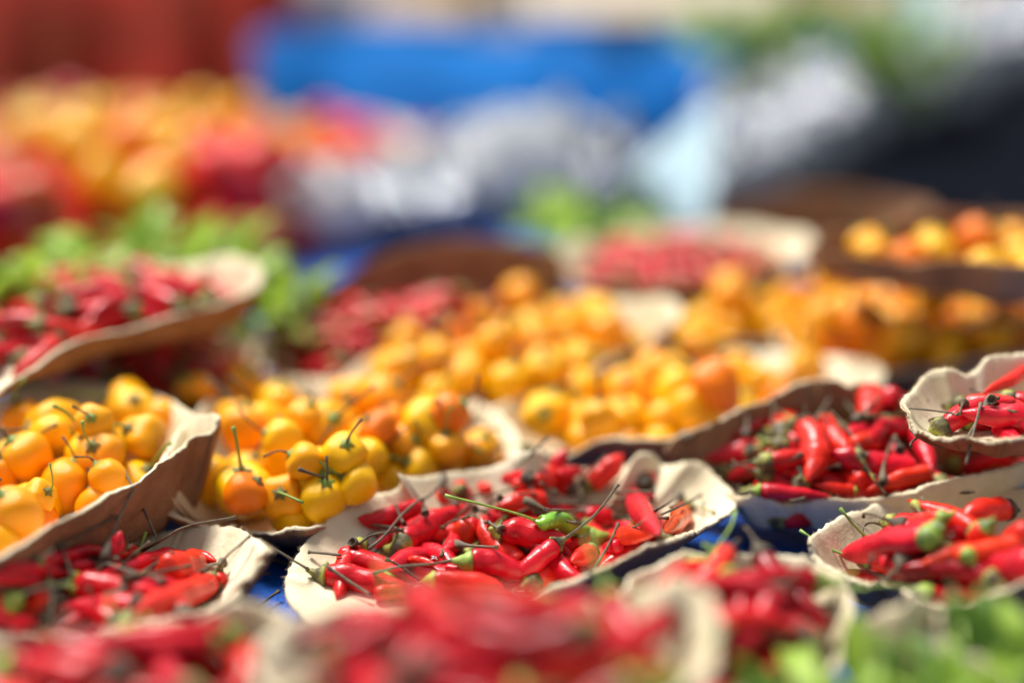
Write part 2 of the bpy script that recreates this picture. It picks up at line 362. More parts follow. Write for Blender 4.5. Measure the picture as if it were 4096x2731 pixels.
def ball_parts(seed, n=14, seg=20):
    """round yellow pepper, unit radius, calyx towards +Z"""
    rs = np.random.RandomState(seed); el = rs.uniform(.95, 1.2); lob = rs.choice([2, 3, 3, 4]); am = rs.uniform(.05, .14); ph = rs.rand() * 6
    V, F = [], []
    tip = rs.uniform(0, .12)
    for i in range(n + 1):
        t = math.pi * i / n; rr = math.sin(t); z = math.cos(t) * el
        if i <= 3: z -= .20 * (1 - i / 4) ** 1.2
        if t > 2.6: z -= tip * (t - 2.6) / .54
        rr *= 1 + .05 * math.sin(t * 2)
        for j in range(seg):
            a = 2 * math.pi * j / seg; k = 1 + am * math.cos(lob * a + ph) * rr + .035 * math.sin(2 * a + 3 * t + ph) + .02 * math.sin(5 * a - 4 * t + 2 * ph)
            V.append((rr * math.cos(a) * k, rr * math.sin(a) * k, z))
    for i in range(n):
        for j in range(seg): q = i * seg + j; w_ = i * seg + (j + 1) % seg; F.append((q, q + seg, w_ + seg, w_))
    zt = el * .83
    # calyx: little star disc, stalk: thin curved
    cv, cf = [], []
    for k, (rad_, zz) in enumerate([(.34, zt + .02), (.30, zt + .07), (.12, zt + .10), (.085, zt + .22)]):
        for j in range(10):
            a = 2 * math.pi * j / 10; q = rad_ * ((1.15 if j % 2 else .62) if k < 2 else .92)
            cv.append((q * math.cos(a), q * math.sin(a), zz))
    for i in range(3):
        for j in range(10): q = i * 10 + j; w_ = i * 10 + (j + 1) % 10; cf.append((q, w_, w_ + 10, q + 10))
    cf.append(tuple(range(30, 40)))
    d = rs.randn(2) * .5; ln = rs.uniform(.9, 2.2)
    sp = catmull([(0, 0, zt + .15), (d[0] * .15, d[1] * .15, zt + .5), (d[0] * .6, d[1] * .6, zt + ln * .7), (d[0] * 1.5, d[1] * 1.5, zt + ln)], 8)
    st = tube(sp, [.085, .065, .055, .05, .05, .05, .055, .08], 6, .05, seed)
    return (V, F), (cv, cf), st
BV = []
for i in range(8):
    b, c_, s_ = ball_parts(40 + i)
    BV.append((mesh_from('pepper_body', *b, [M['yellow']]), mesh_from('calyx', *c_, [[M['calyx_green'], M['calyx_mix']][i % 2]]), mesh_from('stalk', *s_, [[M['stalk_dry'], M['stalk_grey'], M['stalk_dry'], M['stalk_green']][i % 4]])))
BLOW = [ball_parts(70 + i, 7, 10) for i in range(4)]

CHILIS = []   # (distance, variant, matrix, tray key)
BALLS = []
def inside(key, g, spread):
    c, Rd, z0, o = TRAYS[key]; j = rng.randint(len(Rd)); g = min(abs(rng.randn()) * spread, .84) if g is None else g
    return c[:2] + (Rd[j, :2] - c[:2]) * g
def ratio(key, x, y):
    c, Rd, z0, o = TRAYS[key]; a = np.arctan2(Rd[:, 1] - c[1], Rd[:, 0] - c[0]); b = math.atan2(y - c[1], x - c[0])
    j = np.argmin(np.abs((a - b + np.pi) % (2 * np.pi) - np.pi)); return math.hypot(x - c[0], y - c[1]) / (np.linalg.norm(Rd[j, :2] - c[:2]) + 1e-9)
def drop_chilis(key, n, spread=.42, K=7, scale=1.0, off=(0, 0)):
    K = K * 2
    for q in range(n):
        best = None
        for k in range(K):
            p = inside(key, None, spread) + np.array(off); v = rng.randint(len(CV)); L, r = CV[v][0] * scale, CV[v][1] * scale
            yaw = rng.rand() * 6.283; dx, dy = math.cos(yaw), math.sin(yaw)
            out_ = max(ratio(key, p[0] + dx * L * .5, p[1] + dy * L * .5), ratio(key, p[0] - dx * L * .5, p[1] - dy * L * .5))
            s = np.linspace(-.48, .48, 9) * L; rr = r * body_profile(s / L + .5)
            x = p[0] + s * dx; y = p[1] + s * dy
            h = np.maximum.reduce([hf(x, y), hf(x - dy * rr * .6, y + dx * rr * .6) - rr * .2, hf(x + dy * rr * .6, y - dx * rr * .6) - rr * .2]) + rr * .85
            sl_ = np.clip((h[6:].mean() - h[:3].mean()) / (L * .64), -.42, .42)
            q_ = np.sort(h - sl_ * s); z = q_[-3]
            sc = z + rng.rand() * .0015 + max(abs(sl_) - .2, 0) * .02 + max(out_ - .84, 0) * .3
            if best is None or sc < best[0]: best = (sc, p, v, yaw, sl_, z)
        sc, p, v, yaw, sl_, z = best; L, r = CV[v][0] * scale, CV[v][1] * scale
        Mx = Matrix.Translation((p[0], p[1], z)) @ Matrix.Rotation(yaw, 4, 'Z') @ Matrix.Rotation(-math.atan(sl_), 4, 'Y') @ Matrix.Rotation(rng.choice([0, math.pi]) + rng.uniform(-.5, .5), 4, 'X') @ Matrix.Scale(scale, 4)
        for s in np.linspace(-.46, .44, 16) * L:
            w_ = Mx @ Vector((s / scale, 0, 0)); stamp_ball(w_.x, w_.y, w_.z, r * float(body_profile(s / L + .5)) * .8)
        CHILIS.append((p[1], v, Mx, key))
def drop_balls(key, n, spread=.5, K=8, r0=.0103, colors=None):
    for q in range(n):
        best = None; r = r0 * rng.uniform(.76, 1.14)
        for k in range(K * 2):
            p = inside(key, math.sqrt(rng.rand()) * min(spread * 1.35, .84), spread); a = np.arange(8) * .785
            h = hf(p[0], p[1]) + r
            for rr in (.45, .8): h = max(h, (hf(p[0] + np.cos(a) * r * rr, p[1] + np.sin(a) * r * rr) + r * math.sqrt(1 - rr * rr)).max())
            sc = h + rng.rand() * .002
            if best is None or sc < best[0]: best = (sc, p, h)
        sc, p, z = best; put_ball(key, p[0], p[1], z, r)
def put_ball(key, x, y, z, r, col=None, up=None):
    if up is None: up = Vector((rng.randn() * .8, rng.randn() * .8 - .2, abs(rng.randn()) + .15))
    q = up.to_track_quat('Z', 'Y').to_matrix().to_4x4()
    Mx = Matrix.Translation((x, y, z)) @ q @ Matrix.Rotation(rng.rand() * 6.28, 4, 'Z') @ Matrix.Scale(r, 4)
    stamp_ball(x, y, z, r * .88); BALLS.append((y, rng.randint(len(BV)), Mx, key, col))

# ------------------------------------------------------------------ hero chilis traced one by one
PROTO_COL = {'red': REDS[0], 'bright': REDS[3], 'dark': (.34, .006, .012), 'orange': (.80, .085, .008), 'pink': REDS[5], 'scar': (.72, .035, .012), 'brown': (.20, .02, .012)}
def trace(reg, pts, lift, dep=None, up=False):
    S = [rp(reg, p) for p in pts]
    if dep is None:
        t = np.array([ray_hit(x, y, lift) for x, y in S])
        if up: t[:] = t[0] if up is True else t[-1]
        else:
            s = np.linspace(0, 1, len(t)); k = np.polyfit(s, t, 1) if len(t) > 2 else None
            if k is not None: f = np.polyval(k, s); t = f - min((f - t).max() * .35, .006)
    else: t = dep
    return S, t
def hero(reg, label, wpx, pts, col='red', calyx='dry', stalk=None, up=False, group='red chili peppers picked out in the sharp trays', cat='chili pepper', name='chili_pepper', bump=.085, skin=None, smat=None):
    S, t = trace(reg, pts, .0035, up=up)
    P = np.array([CAMP + ray(*s) * tt for s, tt in zip(S, t)])
    w_ = wpx * 1.14 * REG[reg][2] / FPX * t.mean() * .5
    ln_ = np.linalg.norm(P[-1] - P[0])
    if ln_ < w_ * 5.0 and not up:                              # seen nearly end on: the rest of its length runs away into the heap
        more = min(math.sqrt((w_ * 5.4) ** 2 - ln_ ** 2), .016); t = t + np.linspace(0, 1, len(t)) * more
        P = np.array([CAMP + ray(*s) * tt for s, tt in zip(S, t)])
    n = 26; Q = catmull(P, n); rad = w_ * body_profile(np.linspace(0, 1, n), .04)
    seed = abs(hash((wpx, len(pts), pts[0][0], pts[0][1]))) % 9999
    c0 = Q.mean(axis=0)
    body = tube(Q - c0, rad, 20, bump * float(np.clip(np.linalg.norm(P[-1] - P[0]) / .03, .35, 1)), seed)
    o = link(name, mesh_from('chili_body', *body, [skin or M['chili']]), label=label, cat=cat, group=group, loc=Vector(c0))
    o.color = (*PROTO_COL[col], 1)
    for q, r_ in zip(Q, rad): stamp_ball(q[0], q[1], q[2], r_ * .95)
    T0 = Q[0] - Q[2]; T0 /= np.linalg.norm(T0)
    if calyx:
        cm = {'dry': M['calyx_dry'], 'mix': M['calyx_mix'], 'green': M['calyx_green']}[calyx]
        smt = smat or {'dry': M['stalk_dry'], 'mix': M['stalk_grey'], 'green': M['stalk_grey']}[calyx]
        if stalk:
            SS = [rp(reg, p) for p in stalk]; t0 = t[0]
            tt = []
            for k, s in enumerate(SS):
                th_ = ray_hit(s[0], s[1], .001); tt.append(min(t0 - .004 * (k > 0), th_ + .002) if th_ > t0 - .05 else t0 - .004)
            SP = np.array([CAMP + ray(*s) * q for s, q in zip(SS, tt)])
            d1 = SP[0] - Q[0]; L1 = np.linalg.norm(d1); T1 = d1 / (L1 + 1e-9) if L1 > w_ * .4 else T0
        else: SP = None; T1 = T0
        cl_ = w_ * 1.3 if SP is None else float(np.clip(np.linalg.norm(SP[0] - Q[0]) * 1.3, w_ * 1.0, w_ * 2.6))
        cps = [Q[1], Q[0] + T0 * w_ * .12, Q[0] + (T0 + T1) * .5 * cl_ * .5, Q[0] + T1 * cl_]
        link('calyx', mesh_from('calyx', *tube(catmull(cps, 9) - c0, w_ * np.array([.84, .95, .93, .84, .70, .52, .36, .24, .16]), 16, .10, seed + 3), [cm]), o)
        if SP is not None and len(SP) > 1:
            SQ = catmull(np.vstack([Q[0] + T1 * cl_ * .85, SP[1:]]), 14); rr = np.full(14, .00048); rr[:3] = [.0008, .0006, .00052]; rr[-2:] = [.00055, .00085]
            link('stalk', mesh_from('stalk', *tube(SQ - c0, rr, 8, .12, seed + 4), [smt]), o)
    return o
def loose_stem(reg, label, pts, flare=0, mat='stalk_dry', rad=.00055, end=.0009, up=False, lift=.0026):
    S, t = trace(reg, pts, lift, up=up)
    P = np.array([CAMP + ray(*s) * q for s, q in zip(S, t)]); c0 = P.mean(axis=0); n = 16
    Q = catmull(P, n); rr = np.full(n, rad); rr[-1] = end; rr[-2] = rad * 1.15
    if flare:
        fw = .8 * flare * REG[reg][2] / FPX * t.mean() * .5; rr[:5] = [fw * .92, fw, fw * .72, fw * .42, max(rad, fw * .22)]
        dq = Q[5] - Q[0]; s5 = np.linspace(0, 1, 6) ** 1.0
    tb_ = tube(Q - c0, rr, 10, .12, int(P[0, 0] * 1e5) % 999)
    if flare: tb_ = cup(tb_, 10)
    o = link('loose_stem', mesh_from('loose_stem', *tb_, [M[mat]]), label=label, cat='stem', group='loose dried chili stems', loc=Vector(c0))
    return o

# ================================================================== trays and what lies in them, back to front
def heap_base(n): pass
# --- far heaps of sweet peppers (upper left)
tray('U1', 'board tray at the far left under yellow and orange sweet peppers', [(-60, 430, 3), (60, 500, 3), (260, 510, 3), (430, 470, 3), (470, 400, 3), (380, 320, 3), (200, 290, 3), (20, 330, 3)], .006)
tray('U2', 'board tray in front of the blue tarpaulin holding yellow and red sweet peppers', [(440, 400, 3), (520, 460, 3), (680, 460, 3), (860, 420, 3), (960, 370, 3), (930, 300, 3), (760, 270, 3), (540, 290, 3)], .006)
tray('U3', 'board tray of red sweet peppers behind the left green leaves', [(-80, 560, 3), (60, 620, 3), (300, 620, 3), (520, 590, 3), (640, 520, 3), (560, 460, 3), (350, 480, 3), (80, 480, 3)], .006)

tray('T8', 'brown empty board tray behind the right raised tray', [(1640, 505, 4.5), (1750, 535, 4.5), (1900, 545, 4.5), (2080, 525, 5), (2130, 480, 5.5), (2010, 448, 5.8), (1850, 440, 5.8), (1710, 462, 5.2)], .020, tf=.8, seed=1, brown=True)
tray('T9', 'board tray of red chilis in front of the large pale blue card', [(1270, 600, 5), (1320, 645, 4.8), (1480, 655, 4.8), (1650, 638, 4.8), (1800, 605, 5), (1865, 565, 5), (1800, 530, 5), (1650, 520, 5), (1450, 530, 5), (1320, 560, 5)], .030, seed=2)
drop_chilis('T9', 100, .8, 5)
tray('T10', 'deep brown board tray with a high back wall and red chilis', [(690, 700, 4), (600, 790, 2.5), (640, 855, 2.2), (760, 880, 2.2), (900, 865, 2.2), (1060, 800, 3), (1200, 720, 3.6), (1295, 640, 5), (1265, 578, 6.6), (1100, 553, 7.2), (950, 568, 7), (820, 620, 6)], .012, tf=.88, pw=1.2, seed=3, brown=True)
drop_chilis('T10', 105, .8, 5, off=(0, -.012))
tray('T12', 'shadowed board tray of dark red chilis under the tilted left tray', [(20, 900, 2.5), (130, 930, 2), (300, 930, 2), (450, 905, 2), (580, 870, 2.2), (610, 800, 2.5), (560, 745, 3), (400, 730, 3), (200, 760, 3), (60, 830, 3)], .008, seed=4)
drop_chilis('T12', 70, .7, 5)
tray('T11', 'tilted brown board tray at left with red chilis and a cream back corner', [(-140, 940, 6), (-20, 905, 6), (60, 850, 6.5), (180, 785, 7), (330, 742, 7.2), (450, 708, 7.5), (540, 690, 7.5), (585, 660, 7.8), (588, 612, 8.4), (530, 590, 8.4), (430, 615, 7), (300, 600, 6.5), (150, 620, 6.5), (-20, 680, 6.5), (-140, 800, 6)], .060, tf=.80, pw=1.4, seed=5)
drop_chilis('T11', 90, .95, 5)

tray('T2', 'board tray of yellow peppers below the far red chili tray', [(1400, 745, 3), (1500, 775, 2.8), (1650, 782, 2.6), (1800, 778, 2.6), (1910, 730, 3), (1890, 660, 3.2), (1750, 640, 3.2), (1550, 650, 3.2), (1430, 690, 3.2)], .008, seed=6)
drop_balls('T2', 26, .62, r0=.0095)
tray('T1', 'board tray of yellow and orange peppers with a bright cream flap at its right', [(790, 880, 3), (830, 925, 2.5), (950, 935, 2.4), (1080, 945, 2.6), (1200, 915, 2.8), (1330, 868, 3.2), (1430, 815, 3.6), (1500, 778, 3.8), (1552, 745, 5), (1545, 690, 5.6), (1450, 685, 5), (1350, 700, 3.6), (1150, 712, 3), (1000, 740, 3), (880, 800, 3)], .008, seed=7)
drop_balls('T1', 62, .62, r0=.0098)
tray('T4', 'board tray of yellow peppers under the raised right tray', [(1790, 775, 3), (1850, 815, 2.8), (1950, 840, 2.8), (2100, 850, 2.8), (2250, 820, 3.5), (2400, 795, 4.5), (2560, 760, 4), (2500, 690, 4), (2352, 650, 4), (2100, 650, 3), (1900, 670, 3), (1800, 710, 3)], .008, seed=8)
drop_balls('T4', 92, .62)
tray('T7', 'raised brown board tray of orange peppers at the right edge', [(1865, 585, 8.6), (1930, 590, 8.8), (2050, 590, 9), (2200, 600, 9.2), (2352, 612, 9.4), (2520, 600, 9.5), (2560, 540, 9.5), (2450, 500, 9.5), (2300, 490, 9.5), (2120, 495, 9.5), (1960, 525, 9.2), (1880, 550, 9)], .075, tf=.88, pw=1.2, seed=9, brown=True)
drop_balls('T7', 11, .62, r0=.012)

tray('T3', 'board tray of yellow peppers between the centre and the right chili trays', [(1105, 965, 2.8), (1150, 1005, 2.2), (1230, 1030, 1.9), (1305, 1040, 2.0), (1400, 1008, 3), (1540, 1005, 3), (1700, 970, 2.6), (1900, 925, 2.4), (2015, 880, 3.2), (2010, 838, 3.6), (1850, 815, 2.8), (1650, 800, 2.6), (1450, 830, 2.6), (1290, 880, 2.8), (1170, 920, 3)], .008, seed=10)
for px, py, rr in [(1240, 960, 48), (1300, 975, 45), (1370, 960, 46), (1335, 900, 52), (1430, 960, 45), (1450, 905, 44), (1495, 850, 48), (1590, 945, 50), (1640, 890, 62), (1605, 800, 60), (1540, 915, 44), (1745, 880, 46), (1850, 850, 48), (1800, 900, 42), (1700, 850, 40)]:
    pass
drop_balls('T3', 24, .62, r0=.0105)
def hero_ball(key, px, py, rpx, col, label=None, stalk=None, up=None):
    sx, sy = px * 1.7415, py * 1.7415; r_ = .0105
    for _ in range(2):
        t = ray_hit(sx, sy, r_ * .45); r_ = rpx * 1.7415 / FPX * t
    p = CAMP + ray(sx, sy) * t; put_ball(key, p[0], p[1], p[2], r_, col, up)
YE, YO, OR, DO = YELS[0], YELS[4], YELS[2], YELS[5]
for px, py, rr, cc in [(1850, 850, 46, YO), (1745, 880, 44, YE), (1605, 805, 56, YO), (1495, 852, 46, OR), (1335, 902, 50, YE), (1640, 888, 58, DO), (1450, 905, 42, OR), (1240, 958, 46, YE), (1375, 962, 44, YO), (1440, 955, 44, YE), (1585, 940, 50, YO), (1305, 985, 42, YE), (1520, 960, 42, YO)]:
    hero_ball('T3', px, py, rr, cc)

tray('T5', 'board tray of yellow peppers behind the left half of the sharp chili tray', [(376, 1110, 3.6), (385, 1165, 2.4), (440, 1198, 1.9), (520, 1210, 1.7), (600, 1222, 1.8), (660, 1210, 2.2), (730, 1206, 2.2), (850, 1170, 1.4), (1000, 1120, 1.3), (1120, 1090, 1.5), (1185, 1040, 2.4), (1165, 975, 2.8), (1060, 910, 2.6), (900, 880, 2.6), (780, 868, 3.2), (640, 862, 3), (500, 905, 3), (440, 960, 4.2), (395, 1040, 4.4)], .007, tf=.7, seed=11)
drop_balls('T5', 36, .62, r0=.0108)
for px, py, rr, cc in [(565, 885, 50, YO), (640, 925, 46, YE), (700, 960, 45, YO), (450, 905, 46, OR), (1030, 950, 50, DO), (900, 965, 44, OR), (560, 985, 58, OR), (650, 1010, 46, YE), (870, 985, 46, DO), (790, 1045, 52, YE), (935, 1022, 48, OR), (1100, 1040, 50, YO), (1025, 1025, 46, YO),
                       (960, 1075, 52, YE), (700, 1060, 44, YO), (820, 1110, 50, YE), (900, 1110, 46, YE), (475, 1105, 62, YE), (565, 1135, 52, DO), (650, 1140, 52, OR), (745, 1145, 56, YE)]:
    hero_ball('T5', px, py, rr, cc, up=Vector((rng.randn() * .6, -.5 + rng.randn() * .4, .8)))
tray('T6', 'tall brown board tray of orange peppers at the far left front', [(492, 958, 5.6), (470, 990, 5.2), (425, 1020, 5), (370, 1062, 4.8), (250, 1130, 4.6), (130, 1205, 4.3), (0, 1285, 4), (-150, 1340, 3.5), (-330, 1340, 3), (-450, 1250, 3), (-380, 1080, 3), (-180, 970, 3), (30, 915, 3.4), (180, 880, 3.6), (330, 900, 4), (430, 945, 5)], .016, tf=.8, pw=1.25, seed=12)
drop_balls('T6', 22, .62, r0=.0115)
for px, py, rr, cc in [(50, 960, 46, OR), (120, 995, 48, YE), (215, 970, 44, YO), (310, 940, 50, YE), (370, 960, 44, YO), (230, 1045, 56, OR), (325, 1010, 60, YO), (60, 1050, 60, YO), (0, 1085, 50, OR), (150, 1115, 62, OR), (30, 1185, 66, OR), (250, 1100, 46, OR), (90, 1140, 40, YO)]:
    hero_ball('T6', px, py, rr, cc)

# --- red tray on the right, seen sharp along its front rim
tray('C', 'deep board tray on the right with a fuzzy sharp front rim and wavy back wall', [(1540, 1010, 3.4), (1545, 1045, 2.6), (1590, 1095, 2.0), (1640, 1132, 2.0), (1695, 1152, 2.3), (1740, 1150, 2.4), (1790, 1172, 2.0), (1830, 1160, 2.1), (1870, 1150, 2.5), (1960, 1158, 2.5), (2060, 1152, 2.7), (2150, 1130, 3.2), (2250, 1095, 3.8), (2352, 1065, 4.2), (2480, 1020, 4.6), (2560, 950, 4.6), (2480, 890, 5), (2300, 900, 5), (2120, 935, 5), (2050, 912, 5.2), (1990, 888, 5.4), (1950, 898, 5.2), (1900, 882, 5.5), (1840, 884, 5.4), (1780, 900, 5.2), (1735, 925, 4.8), (1690, 938, 4.6), (1640, 972, 4.2), (1590, 992, 3.8)], .009, tf=.8, pw=1.3, fuzz=2600, na=260, seed=13)
drop_chilis('C', 54, .65, 7)
G2 = 'red chili peppers in the right tray'
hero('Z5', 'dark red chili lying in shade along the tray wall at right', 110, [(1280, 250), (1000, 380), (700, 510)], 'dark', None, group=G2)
hero('R4', 'plump chili standing calyx down at the back of the right tray', 165, [(722, 640), (745, 560), (768, 440)], 'bright', 'mix', group=G2)
hero('R4', 'small chili with an olive calyx by the back wall of the right tray', 100, [(1165, 480), (1090, 480), (1030, 490)], 'red', 'mix', group=G2)
hero('R4', 'round ended chili near the back centre of the right tray', 165, [(1310, 365), (1320, 470), (1300, 575)], 'bright', None, group=G2)
hero('R4', 'chili half hidden under the raised corner tray', 150, [(1420, 390), (1500, 450), (1580, 560)], 'red', None, group=G2)
hero('R4', 'pinkish chili across the middle back of the right tray', 110, [(1620, 600), (1480, 605), (1350, 570)], 'pink', 'dry', group=G2)
hero('R4', 'short chili below the olive calyx in the right tray', 110, [(1160, 680), (1260, 620), (1340, 610)], 'pink', None, group=G2)
hero('R4', 'orange red chili in the centre of the right tray', 130, [(1190, 730), (1320, 700), (1440, 680)], 'scar', None, group=G2)
hero('R4', 'long dimpled chili leaning down towards the centre of the right tray', 135, [(1000, 560), (1080, 680), (1190, 800)], 'bright', 'mix', [(960, 520), (900, 400), (880, 330)], group=G2)
hero('R4', 'narrow chili running down to the right beside the green calyx', 110, [(1600, 620), (1670, 740), (1745, 920)], 'pink', None, group=G2)
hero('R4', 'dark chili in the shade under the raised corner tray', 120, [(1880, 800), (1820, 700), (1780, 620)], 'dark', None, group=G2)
hero('R4', 'pink chili pair top, pointing left in the right tray', 130, [(580, 740), (400, 770), (180, 815)], 'pink', 'green', [(600, 770), (640, 800)], group=G2)
hero('R4', 'pale pink chili at the left end of the right tray', 130, [(520, 770), (380, 840), (240, 930)], 'pink', 'mix', group=G2)
hero('R4', 'brownish wilted chili beside the pale pink chili', 95, [(600, 860), (470, 910), (330, 960)], 'dark', None, group=G2)
hero('R4', 'slim chili under dry stems left of the hanging curved chili', 80, [(760, 830), (680, 880), (590, 930)], 'pink', None, group=G2)
hero('R4', 'long wrinkled chili tapering left towards the centre of the right tray', 160, [(1625, 880), (1480, 880), (1300, 850), (1150, 800), (1070, 762)], 'pink', None, group=G2)
hero('R4', 'curved glossy chili hanging tip down in the right tray', 180, [(880, 590), (930, 690), (950, 820), (895, 975)], 'bright', 'dry', [(870, 560), (880, 450)], group=G2)
hero('R4', 'thin flat chili along the front rim of the right tray', 62, [(540, 990), (660, 985), (800, 985)], 'red', None, group=G2)
hero('R4', 'thin chili with a green tip at the front of the right tray', 62, [(1210, 1030), (1080, 1010), (930, 990)], 'bright', 'green', group=G2)
hero('R4', 'short chili with a pointed tip above the front rim', 130, [(1280, 980), (1190, 940), (1100, 905)], 'bright', None, group=G2)
hero('R4', 'pink chili lying against the fuzzy front rim', 95, [(570, 1030), (720, 1040), (1060, 1070)], 'pink', 'green', [(520, 1030), (430, 1050)], group=G2)
hero('R4', 'bright chili rising right along the front rim', 105, [(1720, 900), (1500, 960), (1290, 1030)], 'scar', None, group=G2)
hero('R4', 'dim red chili at the right end of the front rim', 100, [(2250, 800), (2080, 830), (1890, 905)], 'red', None, group=G2)
hero('R4', 'chili behind the green calyx with a thin stalk to the left', 110, [(1870, 850), (1930, 820), (2020, 800)], 'dark', 'green', [(1830, 860), (1700, 910), (1480, 955)], group=G2)
for k, (pts, fl) in enumerate([([(690, 690), (640, 660), (560, 640)], 60), ([(830, 690), (740, 680), (620, 700)], 40), ([(860, 780), (740, 850), (600, 930)], 50), ([(640, 820), (650, 740), (600, 640)], 50), ([(1120, 860), (1020, 880), (930, 950)], 50), ([(840, 880), (850, 930), (830, 960)], 60), ([(1300, 790), (1260, 770), (1230, 790)], 60), ([(1520, 760), (1500, 700), (1450, 690)], 100), ([(450, 1020), (400, 1000), (330, 960)], 60), ([(1060, 380), (1010, 460), (940, 560)], 30), ([(1230, 560), (1200, 500), (1110, 380)], 60)]):
    loose_stem('R4', ['dry stem tangle piece by the upright chili at right', 'grey dry stem behind the hanging curved chili', 'slanting dry stem left of the hanging curved chili', 'flared stem at the left of the right tray heap', 'dark stem right of the curved chili tip', 'stubby calyx beneath the curved chili', 'empty calyx above the long wrinkled chili', 'open dried calyx cup in the right tray', 'stem end at the left corner of the right tray', 'thin stem against the back wall at right', 'stem with olive calyx by the back wall'][k], pts, fl, ['stalk_dry', 'stalk_grey'][k % 2])

tray('D', 'cream board tray resting on the right chili tray at the picture edge', [(2088, 915, 7), (2093, 955, 6.8), (2112, 985, 6.5), (2150, 1000, 6.4), (2200, 1006, 6.5), (2270, 1010, 6.6), (2352, 1012, 6.8), (2520, 1000, 7), (2620, 930, 7), (2560, 850, 7.4), (2450, 815, 7.6), (2340, 818, 7.8), (2270, 832, 7.6), (2225, 860, 7.2), (2180, 852, 7.6), (2135, 868, 7.2)], .058, tf=.6, fuzz=1500, na=200, seed=14)
drop_chilis('D', 10, .35, 6, off=(.02, .0))
G3 = 'red chili peppers in the raised corner tray'
hero('Z1', 'bright chili slanting down left in the raised corner tray', 170, [(2250, 380), (1950, 560), (1500, 770)], 'bright', None, group=G3)
hero('Z1', 'long pink glinting chili with its tip on the raised corner tray', 300, [(2500, 1150), (2100, 1100), (1600, 1090), (1160, 1040)], 'pink', None, group=G3)
loose_stem('Z1', 'thin green stem with olive calyx reaching off the corner tray', [(1150, 1080), (1080, 1055), (800, 1015), (470, 985), (370, 985)], 60, 'stalk_grey', rad=.00035)
loose_stem('Z1', 'dark round calyx standing behind the long pink chili', [(1240, 900), (1200, 980), (1180, 1060)], 190, 'stalk_dry')
loose_stem('Z1', 'black dried calyx below the slanting chili', [(1620, 860), (1680, 850), (1720, 840)], 180, 'stalk_dry')

# --- sharp red tray in the centre
tray('A', 'cream board tray in sharp focus at the centre', [(650, 1325, 1.2), (665, 1385, 1.1), (740, 1440, 1.0), (850, 1480, 1.0), (1000, 1490, 1.1), (1130, 1420, 1.8), (1250, 1345, 2.6), (1330, 1318, 2.8), (1420, 1290, 2.9), (1500, 1262, 3.0), (1560, 1232, 2.9), (1620, 1205, 2.4), (1682, 1165, 2.2), (1676, 1120, 2.4), (1630, 1082, 2.6), (1570, 1074, 2.7), (1520, 1068, 2.6), (1490, 1044, 3.2), (1455, 1050, 3.2), (1430, 1072, 2.4), (1330, 1075, 2.4), (1252, 1072, 2.6), (1243, 1042, 3.6), (1190, 1046, 3.5), (1130, 1072, 2.8), (1000, 1095, 2.7), (925, 1098, 3.2), (920, 1125, 2.6), (850, 1145, 2.4), (770, 1190, 2.2), (700, 1250, 1.7)], .005, tf=.5, pw=1.5, fuzz=2200, na=280, seed=15)
drop_chilis('A', 26, .36, 9)
GA = 'red chili peppers on the sharp centre tray'
H = lambda reg, lab, w_, pts, col='red', cal='dry', st=None, up=False, **k: hero(reg, lab, w_, pts, col, cal, st, up, group=GA, **k)
H('Z3', 'small blurred chili at the back left rim of the centre heap', 170, [(540, 640), (560, 520), (520, 400)], 'bright', None)
H('Z3', 'back chili with its tip up beside the round grey calyx', 190, [(1000, 640), (850, 560), (775, 440)], 'bright', None)
H('Z3', 'dark glossy chili at the back behind the brown stalk', 240, [(1620, 440), (1380, 450), (1090, 510)], 'red', 'dry', [(1650, 420)])
H('Z3', 'blotchy bright chili at the back of the centre heap', 240, [(1440, 560), (1560, 560), (1700, 600)], 'bright', None)
H('Z3', 'large bright chili behind the hooked tip', 280, [(1700, 520), (1950, 420), (2200, 380)], 'bright', None)
H('Z3', 'chili pointing left under the hooked tip', 230, [(2280, 620), (2120, 560), (1950, 640)], 'bright', 'dry')
H('Z4', 'hooked chili with its tip curling up at the back', 240, [(180, 430), (40, 400), (-90, 260), (-30, 120), (80, -30)], 'red', None, up=True)
H('Z4', 'wilted chili right of the hooked tip', 170, [(-60, 400), (120, 350), (340, 310)], 'red', None)
H('Z3', 'rear chili under the grey green calyx left of centre', 230, [(330, 700), (230, 740), (140, 690)], 'bright', None)
H('Z3', 'chili with a grey green calyx and long brown stalk', 240, [(560, 650), (700, 730), (900, 700)], 'bright', 'mix', [(600, 690), (820, 710), (1100, 680), (1450, 575)], smat=M['stalk_dry'])
H('R2', 'rounded chili lying left at the left end of the centre heap', 165, [(1430, 620), (1200, 690), (1000, 740), (850, 720)], 'red', None)
H('Z3', 'broad bright chili under the hooked brown stalk', 290, [(1900, 760), (1600, 800), (1300, 870), (1080, 930)], 'bright', None)
H('Z4', 'bright chili standing with an olive calyx at the back right', 330, [(430, 540), (600, 400), (800, 230), (960, 60)], 'bright', 'mix', [(400, 640), (250, 800), (90, 1010)], up=True)
H('Z4', 'orange red chili piece with a grey calyx at the right back', 270, [(1300, 500), (1380, 430), (1540, 330)], 'scar', 'dry')
H('Z4', 'small bright chili behind the ring ended stem', 150, [(1150, 620), (1040, 600), (920, 580)], 'scar', None)
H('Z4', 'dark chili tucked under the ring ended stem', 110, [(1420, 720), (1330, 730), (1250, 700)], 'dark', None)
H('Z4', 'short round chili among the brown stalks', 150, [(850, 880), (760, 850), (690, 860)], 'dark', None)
H('R2', 'deep red chili half hidden under the diagonal chili', 130, [(1920, 760), (1760, 850), (1600, 900)], 'red', None)
H('R2', 'small chili behind the yellow ringed calyx', 105, [(1240, 850), (1120, 900), (1000, 985)], 'pink', None)
